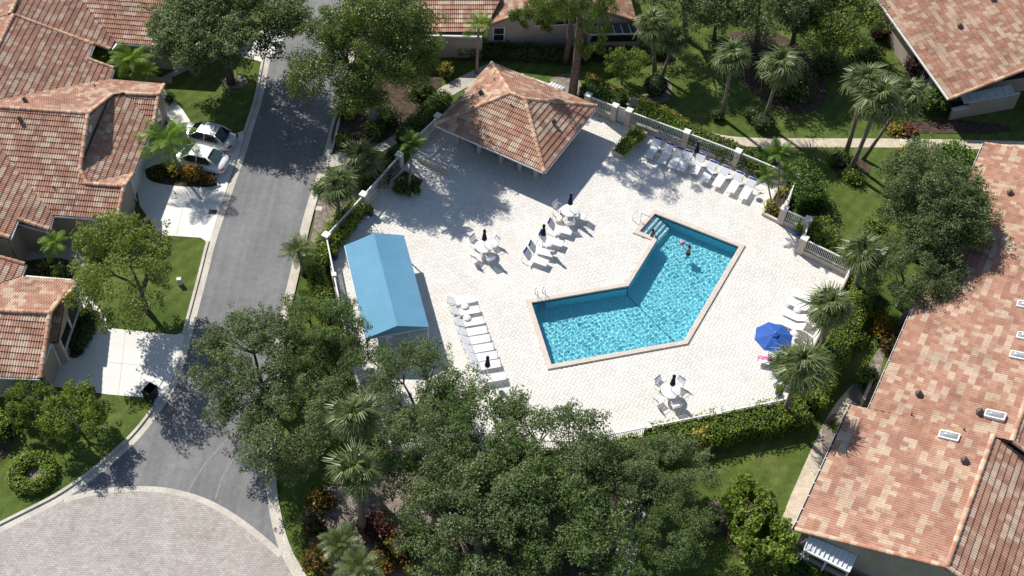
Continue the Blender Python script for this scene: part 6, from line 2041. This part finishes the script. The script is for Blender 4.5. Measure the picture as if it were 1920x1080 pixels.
hedge('tall bushy hedge outside the corner planter palm', [(1482, 318), (1512, 345), (1522, 385)], 1.9, 1.7, 'leaf_bright', tone=.4, ragged=.3)
hedge('hedge stepping down beside the fence by the right lawn', [(1530, 420), (1548, 452), (1582, 484)], 1.5, 1.25, 'leaf_hedge', tone=.55, ragged=.25)
hedge('clipped hedge along the right fence behind the blue umbrella', [(1626, 528), (1600, 588), (1573, 645), (1542, 708), (1516, 758)], 1.6, 1.3, 'leaf_hedge', tone=.6, ragged=.1)
hedge('long clipped hedge along the lower right fence', [(1508, 772), (1440, 787), (1360, 803), (1280, 819), (1215, 832)], 1.7, 1.3, 'leaf_hedge', tone=.55, ragged=.12)
hedge('hedge below the lower fence under the oaks', [(1200, 840), (1090, 864), (980, 876)], 1.4, 1.2, 'leaf_hedge', tone=.45)
hedge('shrubs filling the long planter by the gate', [(1163, 282), (1183, 263), (1200, 248)], .95, .85, 'leaf_hedge', 190, .14, .3, .6, name='planter_shrub', ragged=.2)
hedge('low yellow green shrubs filling the shaded corner planter', [(742, 345), (768, 352), (782, 348)], 1.3, .5, 'leaf_bright', 190, .14, .35, .45, name='planter_shrub')
hedge('dark clipped hedge in front of the arched window', [(172, 585), (160, 620), (140, 655)], .95, .75, 'leaf_ficus', tone=.25)
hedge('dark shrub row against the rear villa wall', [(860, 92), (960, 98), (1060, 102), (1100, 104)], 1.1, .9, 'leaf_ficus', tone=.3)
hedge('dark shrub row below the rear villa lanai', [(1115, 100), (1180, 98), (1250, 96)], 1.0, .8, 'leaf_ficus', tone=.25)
hedge('low hedge outside the wall of the white lanai', [(1478, 1052), (1510, 1072), (1560, 1100)], 1.3, .9, 'leaf_bright', tone=.45)
# ring of clipped shrub
cr = at(60, 884, .4)
L = Leaves(); core = MB()
for k in range(22):
    a = k * 2 * math.pi / 22
    q = (cr.x + .98 * math.cos(a), cr.y + .98 * math.sin(a), .36)
    L.clump(q, (.52, .52, .40), 230, .14, .6, .2, 1, .5, .6); core.ball(q, .33, 8)
foliage_root('ring_hedge', 'clipped ring shaped hedge with a sandy centre on the lower left lawn', (cr.x, cr.y, 0), 'hedge', L, 'leaf_hedge', core)
for px, r, mt, sz, h, ln, tn, lb, sm_ in (
        ((1230, 160), 1.12, 'leaf_ficus', .12, 1.75, 5, .42, 'clipped round bush at the foot of the twin palms', True),
        ((1328, 972), .85, 'leaf_ficus', .12, 1.2, 5, .4, 'round bush on the lower right lawn beside the umbrella trees', True),
        ((300, 322), .75, 'leaf_croton', .20, .8, 5, .35, 'dark croton nearest the garage beside the white car', False),
        ((328, 318), .65, 'leaf_yellow', .22, .85, 5, .5, 'yellow croton left of the palm trunk beside the white car', False),
        ((362, 325), .85, 'leaf_croton', .24, .95, 6, .85, 'bright orange yellow croton next to the white car', False),
        ((392, 338), .60, 'leaf_croton', .20, .7, 5, .35, 'dark reddish croton at the street end of the croton bed', False),
        ((836, 132), .70, 'leaf_yellow', .22, 1.2, 5, .3, 'pale variegated shrub left of the rear villa palm', False),
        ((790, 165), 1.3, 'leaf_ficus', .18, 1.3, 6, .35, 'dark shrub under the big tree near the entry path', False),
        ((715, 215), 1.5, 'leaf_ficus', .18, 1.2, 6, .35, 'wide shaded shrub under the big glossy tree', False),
        ((700, 245), 1.0, 'leaf_bright', .18, .9, 5, .35, 'light green shrub beside the entry path in dappled shade', False),
        ((650, 205), 1.1, 'leaf_bright', .18, .7, 5, .3, 'low shrub along the kerb under the big glossy tree', False),
        ((645, 262), .8, 'leaf_airy', .2, .7, 5, .4, 'greyish shrub at the kerb above the entry path', False),
        ((672, 330), 1.2, 'leaf_airy', .2, 1.0, 5, .45, 'olive shrub around the brownish fan palm', False),
        ((600, 350), .8, 'leaf_bright', .18, .7, 5, .5, 'light shrub on the grass strip below the entry path', False),
        ((1447, 388), .75, 'leaf_yellow', .18, .75, 5, .6, 'yellow shrub spilling from the front of the corner planter', False),
        ((1468, 360), .6, 'leaf_yellow', .17, .8, 5, .5, 'yellow shrub at the back of the corner planter', False),
        ((1480, 150), 2.3, 'leaf_ficus', .2, 2.0, 8, .3, 'big dark bush beneath the fan palms in the back garden', False),
        ((1410, 212), .75, 'leaf_ficus', .14, 1.0, 5, .4, 'small dark bush beside the path below the left fan palm', True),
        ((1345, 215), .6, 'leaf_ficus', .14, .8, 5, .4, 'small bush at the foot of the left back garden palm', True),
        ((1432, 228), 1.05, 'leaf_ficus', .14, 1.1, 5, .35, 'dark bush hiding the foot of the right back garden palm', True),
        ((1578, 298), 1.2, 'leaf_ficus', .16, .9, 6, .5, 'bush at the foot of the left path palm', False),
        ((1602, 330), 1.0, 'leaf_hedge', .16, .8, 5, .4, 'bush at the foot of the middle path palm', False),
        ((1688, 300), .9, 'leaf_red', .2, .8, 5, .75, 'red leaved shrub at the lawn edge beside the right oak', False),
        ((1700, 283), .7, 'leaf_yellow', .2, .7, 5, .5, 'yellow shrub below the garden path beside the right oak', False),
        ((1790, 290), 1.6, 'leaf_bright', .2, 1.3, 6, .5, 'light green shrub at the corner of the right villa', False),
        ((1678, 238), .9, 'leaf_yellow', .2, .6, 5, .55, 'yellow green groundcover shrub above the garden path', False),
        ((1702, 244), .8, 'leaf_red', .2, .5, 5, .9, 'orange red groundcover shrub above the garden path', False),
        ((1748, 188), 1.5, 'leaf_bright', .2, 1.9, 6, .45, 'leafy shrub by the corner of the top right villa', False),
        ((1722, 122), 1.5, 'leaf_red', .2, 1.8, 6, .3, 'dark reddish shrub beside the top right villa wall', False),
        ((1650, 55), 1.2, 'leaf_red', .2, 1.6, 5, .2, 'dark purple shrub by the upper corner of the top right villa', False),
        ((1625, 100), 1.6, 'leaf_ficus', .2, 1.3, 6, .35, 'shaded green shrub on the lawn below the feathery tree', False),
        ((1550, 120), 1.4, 'leaf_ficus', .2, 1.0, 6, .3, 'low shaded shrub between back garden and feathery tree', False),
        ((1652, 610), .85, 'leaf_croton', .2, 1.3, 5, .75, 'orange croton against the dark villa wall on the right', False),
        ((1668, 640), .95, 'leaf_croton', .2, 1.1, 5, .35, 'dark croton below the orange one beside the right villa', False),
        ((1608, 635), .75, 'leaf_airy', .2, .9, 5, .5, 'grey green shrub in the shade behind the right hedge', False),
        ((1628, 705), .95, 'leaf_bright', .2, 1.5, 6, .5, 'bright green shrub at the jog of the right villa roof', False),
        ((1312, 822), .65, 'leaf_yellow', .22, 1.6, 5, .85, 'golden yellow shrub at the end of the clipped hedge', False),
        ((602, 935), 1.0, 'leaf_croton', .2, 1.0, 6, .45, 'orange speckled croton by the kerb in the bottom bed', False),
        ((585, 985), .9, 'leaf_croton', .2, .9, 5, .35, 'dark croton along the kerb in the bottom bed', False),
        ((598, 1045), 1.1, 'leaf_croton', .2, 1.0, 6, .55, 'yellow orange croton at the bottom of the kerb bed', False),
        ((705, 985), 1.2, 'leaf_red', .2, .9, 6, .3, 'dark red shrub in the sandy bed under the oaks', False),
        ((735, 1030), 1.2, 'leaf_croton', .2, .9, 6, .45, 'orange croton among the dark shrubs at the bottom', False),
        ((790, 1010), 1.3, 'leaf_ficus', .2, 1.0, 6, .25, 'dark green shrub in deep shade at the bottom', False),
        ((710, 1072), .9, 'leaf_croton', .2, .9, 5, .7, 'bright croton beside the lower pygmy palm', False),
        ((780, 1072), .8, 'leaf_yellow', .2, .7, 5, .5, 'pale yellow shrub at the bottom edge', False),
        ((112, 510), .65, 'leaf_bright', .22, 1.1, 5, .6, 'bright green shrub below the small courtyard palm', False),
        ((82, 502), .5, 'leaf_yellow', .2, .8, 4, .4, 'yellow flecked shrub beside the courtyard wall', False),
        ((0, 800), 1.1, 'leaf_hedge', .2, 1.5, 6, .5, 'shrub cut by the left edge of the picture', False),
        ((318, 185), .5, 'leaf_ficus', .18, .7, 4, .3, 'dark shrub at the arched window of the left villa', False),
        ((1640, 430), 1.2, 'leaf_hedge', .18, 1.0, 6, .45, 'shrub on the lawn edge left of the right oak', False)):
    shrub(lb, px, r, mt, None, sz, h, 0.0, ln, tn, smoothb=sm_)
# agave by the right villa path
p = at(1560, 800); ag = empty('agave', p, 0, 'blue green agave in the sandy bed beside the right villa', 'plant')
for k in range(22):
    a = k * 2.4; el = R(20 + 55 * (k / 22))
    d = Vector((math.cos(a) * math.cos(el), math.sin(a) * math.cos(el), math.sin(el))); s_ = Vector((-math.sin(a), math.cos(a), 0))
    mb = MB(); l_ = .75 * (1 - .3 * k / 22); mb.add([s_ * .05, d * l_ * .5 + s_ * .06, d * l_, d * l_ * .5 - s_ * .06, -s_ * .05], [(0, 1, 2, 3, 4)]); mb.build('leaf', M['leaf_airy'], ag)
# plants in the pots
for k, o in enumerate(POTS):
    L = Leaves(); L.clump((0, 0, .68), (.26, .26, .30), 260, .14, .45, .2, 1, .4)
    link('potted_plant', L.mesh('potted_plant', 'leaf_hedge'), o)
